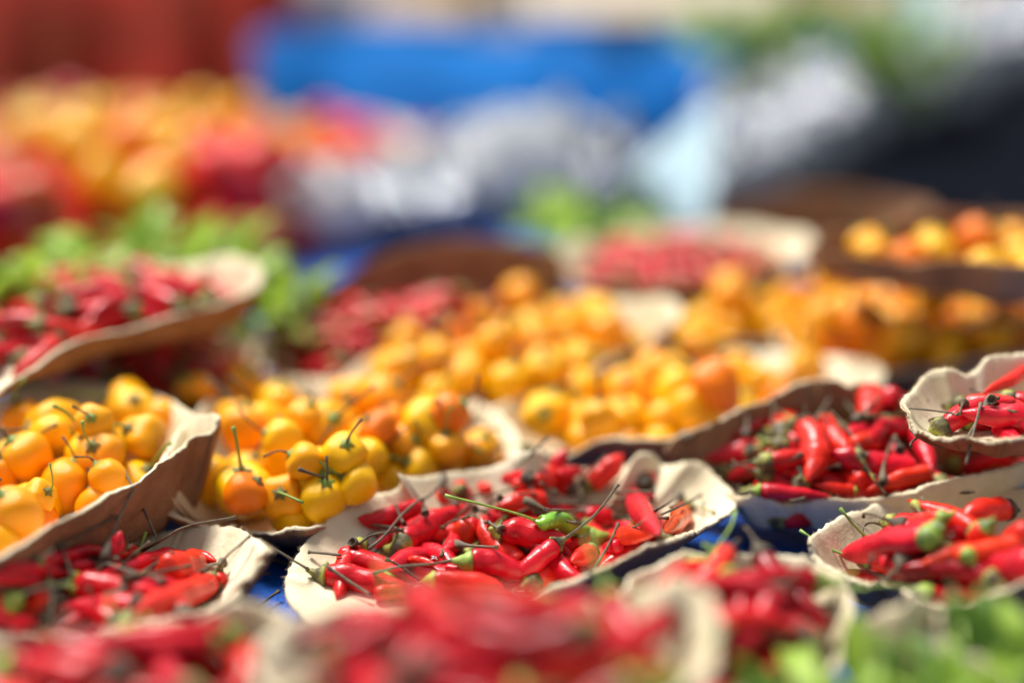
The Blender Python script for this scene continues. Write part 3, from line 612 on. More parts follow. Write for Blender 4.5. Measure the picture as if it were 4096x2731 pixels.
H('Z4', 'glossy chili with a fat brown calyx pointing left', 260, [(780, 1080), (600, 1040), (400, 1020), (210, 1090)], 'red', 'dry', [(860, 1080), (1100, 1070), (1500, 1070), (2000, 1070)])
H('Z4', 'wrinkled dark sliver beside the orange chili', 110, [(1480, 1010), (1560, 1120), (1560, 1240)], 'dark', None)
H('Z4', 'flattened orange chili at the right rim', 280, [(1900, 960), (1800, 1120), (1620, 1270)], 'orange', None, bump=.22)
H('Z4', 'bright chili sloping right below the green calyx', 260, [(800, 1370), (1050, 1330), (1500, 1290)], 'scar', None)
H('Z4', 'oval glossy chili with white highlight at the right', 330, [(1110, 730), (1200, 900), (1330, 1090), (1515, 1330)], 'pink', 'dry', [(1060, 720)])
H('R2', 'orange red curved chili standing in the middle', 195, [(1860, 740), (1800, 860), (1840, 960), (1900, 1080)], 'scar', None)
H('Z3', 'small red tip poking up before the green chili', 130, [(1760, 1260), (1780, 1180), (1830, 1060)], 'scar', None, up=True)
H('R2', 'chili with a sharp tip pointing up in the middle', 170, [(2330, 1120), (2150, 1010), (2010, 880), (1960, 690)], 'bright', None, up=False)
H('R3', 'plump shining chili lying right of the upright tip', 215, [(15, 850), (180, 850), (400, 890), (640, 925)], 'red', 'mix', [(-40, 830)])
H('R2', 'large diagonal chili with a yellow ringed calyx', 225, [(1245, 960), (1380, 850), (1600, 730), (1890, 610)], 'red', 'mix', [(1100, 985), (900, 1060), (640, 1125), (395, 1170)])
H('R3', 'pink chili ending in the green calyx at lower right', 190, [(850, 900), (760, 920), (650, 950)], 'pink', 'green', [(960, 870), (1200, 800), (1330, 725), (1500, 720)])
H('R3', 'small round chili end at the right front', 150, [(820, 1020), (740, 1060), (640, 1110)], 'bright', 'green')
H('R3', 'blurred pink chili at the front right rim', 130, [(1070, 960), (980, 1000), (900, 1040)], 'pink', None)
H('R2', 'thin chili under the bent grey stalk', 70, [(1320, 1085), (1430, 1100), (1560, 1140)], 'bright', None)
H('R2', 'thin shiny tip lying right of the white petal', 70, [(1640, 1160), (1760, 1180), (1880, 1200)], 'pink', None)
H('R2', 'chili behind the lower left one with a thin pale stalk', 165, [(690, 1060), (880, 1090), (1150, 1190), (1390, 1300)], 'red', None)
loose_stem('R2', 'thin pale stalk lying left on the cream tray', [(700, 1050), (560, 1035), (415, 1022)], 0, 'stalk_grey')
H('R2', 'lower left chili with a long curved stalk', 200, [(560, 1230), (800, 1250), (1100, 1320), (1390, 1370)], 'red', 'mix', [(430, 1190), (330, 1130), (130, 1010), (10, 930), (-30, 915)])
H('R2', 'pink highlighted chili with a pale calyx to its left', 200, [(1850, 1110), (2050, 1110), (2250, 1190), (2420, 1260)], 'pink', 'green', [(1720, 1100), (1500, 1130), (1250, 1150), (990, 1215)])
H('R3', 'pink chili leaning down left at the lower right', 160, [(500, 960), (400, 1040), (250, 1160), (130, 1260)], 'pink', 'mix', [(590, 900), (720, 800), (860, 680), (980, 530), (1060, 415)])
H('R2', 'bright chili with a fresh green calyx at the front', 150, [(1530, 1270), (1750, 1280), (2000, 1300), (2200, 1380)], 'bright', 'green', [(1440, 1290), (1330, 1310)])
H('R2', 'blurred chili at the very front of the centre tray', 120, [(1000, 1400), (1200, 1370), (1450, 1370)], 'bright', None)
# the green one
gm = noise_mat('green_chili_skin', [(.3, (.10, .30, .015)), (.7, (.24, .50, .04))], 150, .25, .4, 200, .0009, coat=.3, sss=.1)
g = hero('Z3', 'single green chili with a long fresh green stalk', 240, [(1850, 1140), (1990, 1110), (2140, 1100), (2290, 1220), (2500, 1250), (2780, 1290)], 'red', 'green', [(1740, 1110), (1500, 1010), (1100, 900), (700, 800), (310, 710)], group=GA, skin=gm, smat=M['stalk_green'])
for ch in g.children:
    if ch.name.startswith('calyx'): ch.data.materials[0] = gm
for lab, reg, pts, fl, mt in [
    ('round grey calyx on a slanting stem at the back left', 'R2', [(1625, 350), (1590, 420), (1480, 530), (1400, 560), (1250, 690), (1100, 870), (960, 990)], 110, 'stalk_grey'),
    ('flared open calyx left of the diagonal chili', 'R2', [(800, 930), (860, 950), (960, 880), (1100, 850), (1260, 820)], 120, 'stalk_dry'),
    ('short stem stub standing by the left chili', 'R2', [(1270, 770), (1235, 710), (1195, 605)], 60, 'stalk_dry'),
    ('stem lying across the left chili', 'R2', [(1260, 825), (1150, 800), (955, 775)], 0, 'stalk_dry'),
    ('forked dark stem in the middle with a pale end', 'R2', [(1600, 810), (1680, 760), (1860, 595)], 40, 'stalk_dry'),
    ('dark stem running under the green stalk', 'R2', [(1590, 890), (1660, 770), (1850, 705)], 0, 'stalk_dry'),
    ('shrivelled brown calyx under the green stalk', 'R2', [(1900, 640), (1960, 650), (2060, 690)], 90, 'stalk_dry'),
    ('brown calyx cup left of the diagonal chili top', 'R2', [(1460, 680), (1440, 640), (1440, 560)], 100, 'stalk_grey'),
    ('yellow brown calyx beside the plump shining chili', 'R2', [(2150, 830), (2080, 790), (2030, 760)], 130, 'stalk_grey'),
    ('dark calyx with a pale green patch behind the green stalk', 'R2', [(2130, 540), (2080, 560), (2030, 600)], 90, 'stalk_grey'),
    ('white tipped stem crossing under the lower chilis', 'R2', [(1100, 1085), (1200, 1130), (1320, 1210), (1410, 1275)], 50, 'stalk_dry'),
    ('grey stem slanting over the lowest left chili', 'R2', [(570, 1140), (700, 1230), (830, 1320), (960, 1400)], 0, 'stalk_grey'),
    ('black stem stub above the white petal', 'R2', [(1645, 915), (1620, 980), (1600, 1060)], 0, 'stalk_dry'),
    ('thin stem end poking up behind the green stalk', 'R2', [(1580, 480), (1650, 530), (1750, 600)], 0, 'stalk_dry'),
    ('flared woody stem standing at the right rim', 'R3', [(1625, 500), (1570, 540), (1500, 590), (1390, 650)], 120, 'stalk_grey'),
    ('thin purple stem resting on the cream rim at right', 'R3', [(1440, 690), (1620, 610), (1805, 515)], 0, 'stalk_dry'),
    ('long arched stem behind the green chili', 'R3', [(160, 670), (300, 620), (450, 590), (700, 590), (900, 600)], 0, 'stalk_dry'),
    ('hooked stem with a small brown calyx', 'R3', [(500, 500), (440, 480), (410, 430), (365, 408)], 90, 'stalk_dry'),
    ('brown stem pointing left behind the arched stem', 'R3', [(165, 503), (280, 500), (400, 530), (560, 580)], 0, 'stalk_dry'),
    ('ring ended stem with a yellow calyx at right', 'R3', [(1040, 490), (1100, 490), (1230, 485), (1385, 480)], 70, 'stalk_dry'),
    ('two grey stems rising at the back', 'R3', [(780, 350), (850, 260), (960, 150)], 0, 'stalk_grey'),
    ('open brown calyx before the hooked tip', 'R3', [(640, 480), (700, 430), (740, 330), (800, 260)], 130, 'stalk_dry'),
    ('bundle stem above the pink chili', 'R3', [(400, 640), (560, 650), (750, 660)], 40, 'stalk_grey'),
    ('second bundle stem above the pink chili', 'R3', [(1080, 680), (1060, 620), (900, 630), (700, 640)], 40, 'stalk_grey'),
    ('dark stems crossing left of the oval chili', 'R3', [(1140, 540), (1000, 550), (880, 570), (720, 560)], 60, 'stalk_dry'),
    ('knotted stem end left of the oval chili', 'R3', [(1130, 700), (1130, 620), (1150, 560)], 60, 'stalk_dry'),
    ('thin grey green stem standing off the back rim', 'R3', [(130, 270), (230, 190), (330, 90), (440, -10)], 0, 'stalk_grey'),
]:
    loose_stem(reg, lab, pts, fl, mt, up=lab.startswith(('thin grey green', 'two grey')))
# white petal on the centre tray
S = rp('R2', (1555, 1075)); tt = ray_hit(*S, .003); pc = CAMP + ray(*S) * tt; rs = np.random.RandomState(4)
V = []; F = []
for k in range(5):
    a = k * 1.256; n_ = len(V)
    V += [(0, 0, 0), (.0012 * math.cos(a - .5), .0012 * math.sin(a - .5), .0006), (.0024 * math.cos(a), .0024 * math.sin(a), .0002), (.0012 * math.cos(a + .5), .0012 * math.sin(a + .5), .0006)]; F.append((n_, n_ + 1, n_ + 2, n_ + 3))
fo = link('petal', mesh_from('petal', V, F, [M['white_bag']]), label='tiny white dried flower among the centre chilis', cat='flower', loc=Vector(pc)); md = fo.modifiers.new('t', 'SOLIDIFY'); md.thickness = .0003

# --- red tray front left
tray('B', 'cream board tray at the lower left with its right corner folded up', [(614, 1262, 3.4), (600, 1285, 3.0), (568, 1335, 2.6), (545, 1352, 2.4), (480, 1392, 2.3), (370, 1422, 2.3), (200, 1442, 2.5), (0, 1448, 2.6), (-200, 1440, 2.3), (-330, 1380, 2), (-320, 1300, 1.8), (-150, 1255, 1.6), (80, 1262, 1.4), (200, 1240, 1.6), (308, 1222, 1.4), (400, 1211, 1.5), (470, 1213, 1.7), (560, 1226, 2.4), (605, 1246, 3.2)], .006, tf=.6, pw=1.5, fuzz=1500, na=240, seed=16)
drop_chilis('B', 15, .45, 8, off=(-.014, -.004))
GB = 'red chili peppers in the lower left tray'
H = lambda reg, lab, w_, pts, col='pink', cal='dry', st=None, up=False, **k: hero(reg, lab, w_, pts, col, cal, st, up, group=GB, **k)
H('R1', 'long pink chili at the back of the lower left tray', 115, [(290, 610), (480, 560), (700, 510), (960, 520)], 'pink', 'green', [(220, 600), (330, 560), (430, 500)])
H('R1', 'small chili behind the upright tip', 120, [(1090, 520), (1000, 520), (920, 560)], 'bright', 'dry', [(1150, 500), (1300, 420), (1500, 310), (1900, 235)])
H('R1', 'pinkish chili stretching left under the green calyx', 110, [(30, 650), (220, 645), (400, 670), (600, 700)], 'pink', None)
H('R1', 'short pale chili below the long pink one', 90, [(560, 640), (680, 620), (800, 640)], 'pink', None)
H('R1', 'wrinkled chili at the left edge of the lower left tray', 115, [(-40, 720), (120, 720), (360, 750)], 'pink', None)
H('R1', 'chili with its tip standing straight up', 125, [(880, 600), (910, 530), (945, 440), (972, 345)], 'pink', None, up=True)
H('R1', 'long wrinkled chili lying behind the bright front one', 150, [(1460, 575), (1250, 580), (1050, 640), (800, 700)], 'pink', None, bump=.16)
H('R1', 'far right chili end near the cream corner', 100, [(1500, 560), (1600, 550), (1740, 590)], 'bright', None)
H('R1', 'shrivelled round chili with a crinkled orange skin', 240, [(1360, 680), (1430, 640), (1520, 610), (1610, 590)], 'scar', None, bump=.22)
H('R1', 'slim bright chili against the right inner rim', 95, [(1780, 690), (1760, 770), (1700, 860)], 'bright', None)
H('R1', 'left edge chili with a green calyx', 165, [(110, 910), (0, 930), (-160, 950)], 'pink', 'green', [(180, 860), (330, 800), (560, 770)])
H('R1', 'fat glossy chili in the middle of the lower left tray', 195, [(620, 780), (800, 780), (1000, 830), (1290, 830)], 'red', 'green', [(570, 760), (440, 790), (200, 800), (-20, 815)])
H('R1', 'folded dark chili standing at the front left', 150, [(330, 840), (280, 950), (230, 1060)], 'scar', None, bump=.2)
H('R1', 'pink wrinkled chili lying along the front rim', 170, [(1110, 930), (900, 950), (680, 970), (440, 960)], 'pink', 'dry', [(1130, 930)])
H('R1', 'front rim chili at the far left', 120, [(-60, 1070), (100, 1090), (330, 1080)], 'pink', None)
H('R1', 'bright smooth chili with a broken open calyx', 215, [(1690, 770), (1500, 850), (1300, 920), (1060, 1020)], 'bright', 'mix', [(1760, 640), (1830, 540), (1900, 480), (2010, 385)])
for lab, pts, fl, mt in [
    ('round ended stem standing in the lower left tray', [(485, 450), (530, 560), (580, 710)], 80, 'stalk_grey'),
    ('long brown stem pointing up right over the dark gap', [(520, 470), (620, 400), (780, 310), (945, 235)], 60, 'stalk_dry'),
    ('pale forked stem lying across the lower left heap', [(1310, 760), (1260, 720), (1080, 680), (900, 620), (745, 598)], 90, 'stalk_grey'),
    ('short dark stem over the wrinkled chili', [(1090, 680), (1000, 620), (935, 568)], 0, 'stalk_dry'),
    ('thin stem behind the upright tip', [(1035, 500), (1020, 440), (1008, 385)], 0, 'stalk_dry'),
    ('open dried calyx on the bright smooth chili', [(1800, 600), (1700, 620), (1620, 670)], 120, 'stalk_grey'),
    ('dark upside down calyx at the front left', [(470, 900), (450, 840), (430, 800)], 150, 'stalk_dry'),
    ('green leaflet shaped calyx at the left', [(370, 750), (450, 770), (560, 800), (730, 790)], 70, 'stalk_green')]:
    loose_stem('R1', lab, pts, fl, mt)

def stem_litter(key, n, spread, where):
    for q in range(n):
        p = inside(key, None, spread); yaw = rng.rand() * 6.28; L = rng.uniform(.014, .032); s = np.linspace(-.5, .5, 5) * L
        bend = rng.uniform(-.25, .25); x = p[0] + s * math.cos(yaw) - bend * (s * s / L) * math.sin(yaw); y = p[1] + s * math.sin(yaw) + bend * (s * s / L) * math.cos(yaw)
        h = hf(x, y) + .001; k = np.polyfit(s, h, 1); k[0] = np.clip(k[0], -.6, .6); z = np.polyval(k, s); z += (h - z).max() * .7
        P = np.stack([x, y, z], 1); c0 = P.mean(axis=0); Q = catmull(P, 12); rr = np.full(12, .0005); rr[-1] = .0009; g_ = rng.rand()
        if g_ < .6: rr[:5] = [.0018, .0020, .0016, .0010, .0007]
        tb_ = tube(Q - c0, rr, 9, .14, q)
        if g_ < .6: tb_ = cup(tb_, 9)
        link('loose_stem', mesh_from('loose_stem', *tb_, [M[['stalk_dry', 'stalk_grey', 'stalk_dry', 'calyx_mix'][q % 4]]]), label='thin dried stem dropped among the chilis ' + where, cat='stem', group='dried stems ' + where, loc=Vector(c0))
stem_litter('A', 14, .40, 'of the sharp centre tray'); stem_litter('B', 8, .5, 'of the lower left tray'); stem_litter('C', 12, .5, 'of the deep right tray')

for k, (px, py, ang) in enumerate([(575, 1330, .3), (610, 1390, 1.2), (1650, 1235, -.4), (1740, 1262, .8), (1820, 1240, 2.2), (640, 1300, 2.6), (2190, 1460, .5), (1560, 1270, 1.5)]):
    p = onz(px * 1.7415, py * 1.7415, .0); L = .016 + .004 * (k % 3); q = np.linspace(-.5, .5, 4) * L
    P = np.stack([q * math.cos(ang), q * math.sin(ang) + .002 * np.cos(q / L * 3), np.full(4, .0005)], 1)
    link('loose_stem', mesh_from('loose_stem', *tube(catmull(P, 9), [.0005] * 8 + [.0009], 8, .12, k), [M['stalk_dry']]), label='bit of dry stem fallen on the blue cloth between the trays', cat='stem', group='stem bits on the blue cloth', loc=Vector((p[0], p[1], .0008)))

# --- lower right tray
tray('E', 'board tray of red chilis at the lower right with a curled cream lip', [(1873, 1232, 2.8), (1880, 1275, 2.4), (1930, 1310, 2.2), (1990, 1330, 2.2), (2060, 1352, 2.2), (2130, 1378, 2.4), (2200, 1385, 2.6), (2290, 1365, 3.2), (2380, 1320, 4), (2520, 1290, 4), (2600, 1200, 4), (2520, 1130, 3.6), (2352, 1120, 3.2), (2220, 1142, 2.6), (2100, 1160, 2.4), (2010, 1168, 2.4), (1940, 1186, 2.6)], .007, tf=.6, pw=1.5, fuzz=600, na=200, seed=17)
drop_chilis('E', 34, .48, 7); stem_litter('E', 8, .5, 'of the lower right tray')
GE = 'red chili peppers in the lower right tray'
H = lambda reg, lab, w_, pts, col='pink', cal='dry', st=None, up=False, **k: hero(reg, lab, w_, pts, col, cal, st, up, group=GE, **k)
H('R6', 'flat bright chili at the back left of the lower right tray', 100, [(1840, 110), (1680, 140), (1500, 150)], 'bright', 'green', [(1900, 80)])
H('R6', 'large chili at the back right corner of the lower right tray', 140, [(2250, 60), (2100, 60), (1960, 110)], 'bright', 'dry')
H('R6', 'pink chili pointing left at the cream lip', 110, [(1800, 180), (1600, 200), (1430, 210)], 'pink', 'green')
H('R6', 'long pink chili tapering far left over the cream lip', 160, [(1760, 240), (1550, 260), (1350, 320), (1190, 345)], 'pink', 'green', [(1850, 250), (1900, 220)])
H('R6', 'upright short chili in the lower right tray', 120, [(2120, 170), (2060, 240), (2010, 310)], 'bright', 'green')
H('R6', 'smooth chili at the right picture edge', 160, [(2400, 200), (2310, 240), (2240, 290)], 'bright', None)
H('R6', 'orange red chili along the front of the lower right tray', 110, [(2000, 350), (1900, 350), (1810, 380)], 'scar', 'green', [(2020, 420)])
H('R6', 'big blurred pink chili end at the right front', 220, [(2450, 420), (2250, 430), (2060, 440)], 'pink', None)
loose_stem('R6', 'pair of thin stems leaning on the cream lip at right', [(1240, 95), (1330, 160), (1440, 240)], 0, 'stalk_grey', rad=.0004)

# --- blurred front trays
tray('F', 'blurred cream tray at the lower right with a pale back rim', [(1440, 1400, 3), (1450, 1340, 3.4), (1530, 1292, 3.6), (1620, 1276, 3.6), (1740, 1278, 3.6), (1850, 1292, 3.6), (1925, 1325, 3.6), (1950, 1400, 3.2), (1930, 1500, 3), (1850, 1600, 3), (1650, 1640, 3), (1500, 1560, 3)], .012, tf=.55, seed=18)
drop_chilis('F', 44, .75, 8, off=(0, -.006))
tray('H', 'blurred cream tray at the bottom left corner', [(-200, 1540, 3), (0, 1640, 3), (300, 1680, 3), (560, 1640, 3.4), (680, 1540, 3.8), (670, 1440, 4), (590, 1402, 4.2), (510, 1400, 4.2), (440, 1430, 3.6), (300, 1455, 3), (100, 1465, 3), (-100, 1475, 3)], .010, tf=.5, seed=19)
drop_chilis('H', 42, .85, 10, off=(-.006, -.010))
tray('G', 'blurred cream tray heaped with chilis nearest the camera', [(600, 1500, 5), (680, 1620, 5), (1000, 1720, 5), (1350, 1700, 5), (1580, 1580, 5.4), (1640, 1450, 5.8), (1618, 1370, 6.2), (1540, 1342, 6.2), (1440, 1370, 5.4), (1250, 1385, 5), (1000, 1390, 5), (800, 1402, 5), (680, 1430, 5)], .024, tf=.5, seed=20)
drop_chilis('G', 88, .75, 8, off=(-.014, .000))
tray('I', 'blurred tray corner under the green leaves at the lower right', [(1990, 1500, 3), (2000, 1440, 3.6), (2060, 1400, 4.6), (2120, 1372, 5.2), (2150, 1400, 4.6), (2160, 1480, 4), (2300, 1560, 3.6), (2300, 1680, 3), (2050, 1650, 3)], .010, tf=.5, seed=21)

# ------------------------------------------------------------------ sweet peppers far away
BELL = []
def bell_mesh(seed):
    rs = np.random.RandomState(seed); V, F = [], []; n, seg = 12, 20; ph = rs.rand() * 6; el = rs.uniform(.95, 1.3); lob = rs.choice([3, 4])
    for i in range(n + 1):
        t = math.pi * i / n; rr = math.sin(t) ** .8 * (1 - .12 * math.cos(t - .5)); z = math.cos(t) * el
        z -= .25 * max(0, 1 - rr) * (1 if t < 1.5 else -.4)
        for j in range(seg):
            a = 2 * math.pi * j / seg; k = 1 + .11 * math.cos(lob * a + ph) * rr; V.append((rr * math.cos(a) * k, rr * math.sin(a) * k, z))
    for i in range(n):
        for j in range(seg): q = i * seg + j; w_ = i * seg + (j + 1) % seg; F.append((q, q + seg, w_ + seg, w_))
    return V, F
for i in range(5):
    zt = .62
    st = tube(catmull([(0, 0, zt), (.04, .02, zt + .3), (.15, .05, zt + .65)], 6), [.3, .16, .1, .09, .09, .12], 8, .1, i)
    BELL.append((mesh_from('pepper_body', *bell_mesh(500 + i), [M['yellow']]), mesh_from('stalk', *st, [M['calyx_green']])))
BC = {'yellow': (.92, .50, .002), 'orange': (.90, .24, .005), 'red': (.78, .016, .012), 'peach': (.86, .42, .08), 'magenta': (.66, .03, .08), 'rust': (.65, .08, .015)}
BL = [('yellow', 250, 330), ('yellow', 330, 360), ('yellow', 200, 390), ('yellow', 400, 420), ('yellow', 660, 300), ('yellow', 600, 330), ('yellow', 720, 330), ('yellow', 640, 380), ('yellow', 440, 460),
      ('orange', 40, 400), ('orange', 80, 470), ('orange', 20, 500), ('orange', 140, 350), ('orange', 320, 450), ('orange', 500, 450), ('peach', 480, 320), ('yellow', 440, 390), ('peach', 90, 340), ('orange', 540, 400), ('yellow', 320, 300), ('yellow', 280, 400), ('yellow', 170, 330),
      ('red', 850, 320), ('red', 900, 300), ('red', 790, 340), ('red', 940, 320), ('red', 560, 470), ('red', 600, 440), ('red', 530, 520), ('red', 720, 410), ('red', 130, 530), ('red', 60, 550), ('red', 200, 500), ('red', 480, 530), ('orange', 400, 530), ('orange', 300, 520), ('orange', 350, 490), ('rust', 20, 560), ('rust', 240, 450),
      ('magenta', 200, 275), ('red', 40, 290), ('orange', 300, 280), ('red', 120, 290), ('yellow', 100, 420), ('orange', 60, 350), ('yellow', 560, 360), ('yellow', 300, 430), ('orange', 190, 470)]
BL = [('yellow' if c_ in ('orange', 'peach') and rng.rand() < .55 else c_, a_ + rng.uniform(-75, 75), b_ + rng.uniform(-38, 38)) for c_, a_, b_ in BL for _ in range(5)]
for q, (col, px, py) in enumerate(BL):
    r_ = rng.uniform(.0155, .021)
    best = None; aa_ = np.arange(8) * .785
    for _ in range(14):
        sx, sy = (px + rng.uniform(-60, 60)) * 1.7415, (py + 14 + rng.uniform(-40, 40)) * 1.7415; p = onz(sx, sy, .03)
        z = float(hf(p[0], p[1])) + r_
        for rr in (.45, .8): z = max(z, float((hf(p[0] + np.cos(aa_) * r_ * rr, p[1] + np.sin(aa_) * r_ * rr) + r_ * math.sqrt(1 - rr * rr)).max()))
        if best is None or z < best[0]: best = (z, p)
    z, p = best
    stamp_ball(p[0], p[1], z, r_ * .95); b_, s_ = BELL[q % 5]
    where = 'in the blurred heap at the far left' if px < 470 else 'in the blurred heap below the blue tarpaulin'
    o = link('sweet_pepper', b_, label='small round %s sweet pepper %s' % ({'peach': 'pale peach', 'rust': 'dark rusty'}.get(col, col), where), cat='sweet pepper', group='sweet peppers in the far heaps')
    up = Vector((rng.randn() * .7, rng.randn() * .7, 1)); o.matrix_world = Matrix.Translation((p[0], p[1], z)) @ up.to_track_quat('Z', 'Y').to_matrix().to_4x4() @ Matrix.Scale(r_, 4)
    o.color = (*BC[col], 1); link('stalk', s_, o)

# ------------------------------------------------------------------ turn the dropped peppers into objects (300 nearest of each kind) and one joined heap
TL = {'T9': 'in the far tray before the large pale blue card', 'T10': 'in the deep tray with the high brown back wall', 'T12': 'in the shaded tray under the tilted left tray', 'T11': 'in the tilted brown tray at left',
      'C': 'lying loose in the deep right tray with the fuzzy rim', 'D': 'in the raised cream corner tray', 'A': 'heaped on the sharp cream centre tray', 'B': 'lying loose in the lower left tray', 'E': 'lying loose in the lower right tray',
      'F': 'in the blurred tray with the pale back rim', 'H': 'in the blurred bottom left tray', 'G': 'in the blurred heap nearest the camera'}
TB = {'T2': 'in the far tray below the red chili tray', 'T1': 'in the tray with the bright cream flap', 'T4': 'in the tray under the raised right tray', 'T7': 'in the raised brown tray at right', 'T3': 'in the tray between centre and right chilis',
      'T5': 'in the tray behind the sharp chili tray', 'T6': 'in the tall brown tray at far left'}
def join_heap(name, items, parts_of, mats, label, cat, kind='stuff'):
    V, F, mi = [], [], []; off = 0
    for it in items:
        for k, (v, f) in parts_of(it):
            a = np.asarray(v) if not isinstance(v, np.ndarray) else v
            m = np.array(it[2]); a = a @ m[:3, :3].T + m[:3, 3]
            V.append(a); F += [tuple(i + off for i in fc) for fc in f]; mi += [k] * len(f); off += len(a)
    if V: link(name, mesh_from(name, np.vstack(V), F, mats, midx=mi), label=label, cat=cat, kind=kind)
CHILIS.sort(key=lambda c: c[0]); BALLS.sort(key=lambda c: c[0])
NH = 88
for k, (y, v, Mx, key) in enumerate(CHILIS[:300 - NH]):
    L, r, bm, cm_, sm_ = CV[v]
    cc = REDS[rng.randint(6)] if rng.rand() > .16 else [(.34, .006, .012), (.78, .075, .008), (.72, .04, .01)][rng.randint(3)]; f = rng.uniform(.72, 1.1); tone = 'dark red' if cc[0] < .4 else ('orange red' if cc[1] > .03 else 'red')
    o = link('chili_pepper', bm, label=['dry capped ', 'mottled capped ', 'dry capped ', 'green capped '][v % 4] + tone + ' chili ' + TL[key], cat='chili pepper', group='red chili peppers ' + TL[key]); o.matrix_world = Mx
    o.color = (cc[0] * f, cc[1] * f, cc[2] * f, 1)
    link('calyx', cm_, o)
    if sm_: link('stalk', sm_, o)
def low_parts(it):
    b, c_, s_ = CLOW[it[1] % 5]; out = [(0, b)]
    if c_: out.append((1, c_))
    if s_: out.append((2, s_))
    return out
join_heap('chili_heap', CHILIS[300 - NH:], low_parts, [M['chili_many'], M['calyx_mix'], M['stalk_dry']], 'red chilis heaped in the blurred trays at the back', 'chili peppers')
for k, (y, v, Mx, key, col) in enumerate(BALLS[:300]):
    b_, c_, s_ = BV[v]
    if col is None: col = YELS[rng.choice(6, p=[.36, .26, .10, .05, .19, .04])]
    nm = 'yellow' if col[1] > .33 else 'orange'
    o = link('round_pepper', b_, label='%s %s pepper %s' % ('stalkless round' if k % 5 == 4 else 'stalked round', nm, TB[key]), cat='pepper', group='round %s peppers %s' % (nm, TB[key])); o.matrix_world = Mx; o.color = (*col, 1)
    link('calyx', c_, o)
    if k % 5 != 4: link('stalk', s_, o)
join_heap('round_pepper_heap', BALLS[300:], lambda it: [(0, BLOW[it[1] % 4][0]), (1, BLOW[it[1] % 4][1])], [M['yellow_many'], M['calyx_green']], 'yellow peppers heaped in the blurred trays at the back', 'peppers')

# ------------------------------------------------------------------ background: leaves
def leaf_mesh(seed, L=.05, W=.024):
    rs = np.random.RandomState(seed); V, F = [], []; n = 7
    for i in range(n):
        s = i / (n - 1); w_ = W * math.sin(math.pi * min(s * .96 + .04, 1)) ** .75 * (1 - .25 * s) * .5; z = .012 * math.sin(s * 3) * rs.uniform(.4, 1.6)
        for k in (-1, -.5, 0, .5, 1): V.append((s * L, k * w_, z + abs(k) * w_ * .35 + rs.randn() * .0006))
    for i in range(n - 1):
        for k in range(4): a = i * 5 + k; F.append((a, a + 5, a + 6, a + 1))
    return V, F
LEAF = [[mesh_from('leaf', *leaf_mesh(i), [M[m_]]) for i in range(4)] for m_ in ('leaf', 'leaf_light')]
def bunch(label, px, py, z, n, rad, size=1.0, light=.5, h=.05, y=None):
    """leafy bunch at the table point seen at (px, py) of the 2352 px picture, z cm up"""
    p = onz(px * 1.7415, py * 1.7415, z / 100)
    o = link('leafy_bunch', None, label=label, cat='greens', group='bunches of green leaves', loc=Vector((p[0], p[1], z / 100)))
    st = []
    for k in range(5):
        a = rng.rand() * 6.28
        link('stem', mesh_from('stem', *tube(catmull([(-.01 + .01 * k * .5, 0, 0), (rad * .3 * math.cos(a), rad * .3 * math.sin(a), h * .5), (rad * .7 * math.cos(a), rad * .7 * math.sin(a), h)], 7), [.0018] * 6 + [.0008], 6), [M['stalk_green']]), o)
    for k in range(n):
        a = rng.rand() * 6.28; q = math.sqrt(rng.rand()) * rad; l_ = link('leaf', LEAF[int(rng.rand() < light)][rng.randint(4)], o)
        l_.location = (q * math.cos(a), q * math.sin(a), rng.rand() ** .7 * h * (1.1 - .6 * q / rad))
        l_.rotation_euler = (rng.uniform(-.9, .9), rng.uniform(-1.1, .5), a + rng.uniform(-1.2, 1.2)); s_ = size * rng.uniform(.7, 1.25); l_.scale = (s_, s_, s_)
    return o
bunch('blurred green leaves at the bottom right corner nearest the camera', 2300, 1700, 2.0, 80, .036, .42, .45, .022)
bunch('blurred green leaves left of the bottom right corner', 1950, 1740, 2.0, 60, .030, .38, .45, .018)
bunch('green leaves at the left picture edge above the tilted tray', 40, 745, 5, 70, .046, .6, .8, .022)
bunch('light green leaves behind the tilted left tray', 340, 655, 5, 80, .060, .6, 1.0, .016)
bunch('light green sprigs between the tilted tray and the deep tray', 625, 745, 3, 44, .030, .55, 1.0, .03)
bunch('green sprigs in front of the clear plastic bags', 1345, 560, 2, 44, .055, .7, .6, .022)
bunch('green leafy produce hanging over the bags at the upper right', 1890, 215, 6, 90, .12, 1.4, .45, .09)
bunch('pale green leaves beside the cardboard boxes at the top', 1690, 170, 3, 50, .11, 1.4, .7, .08)

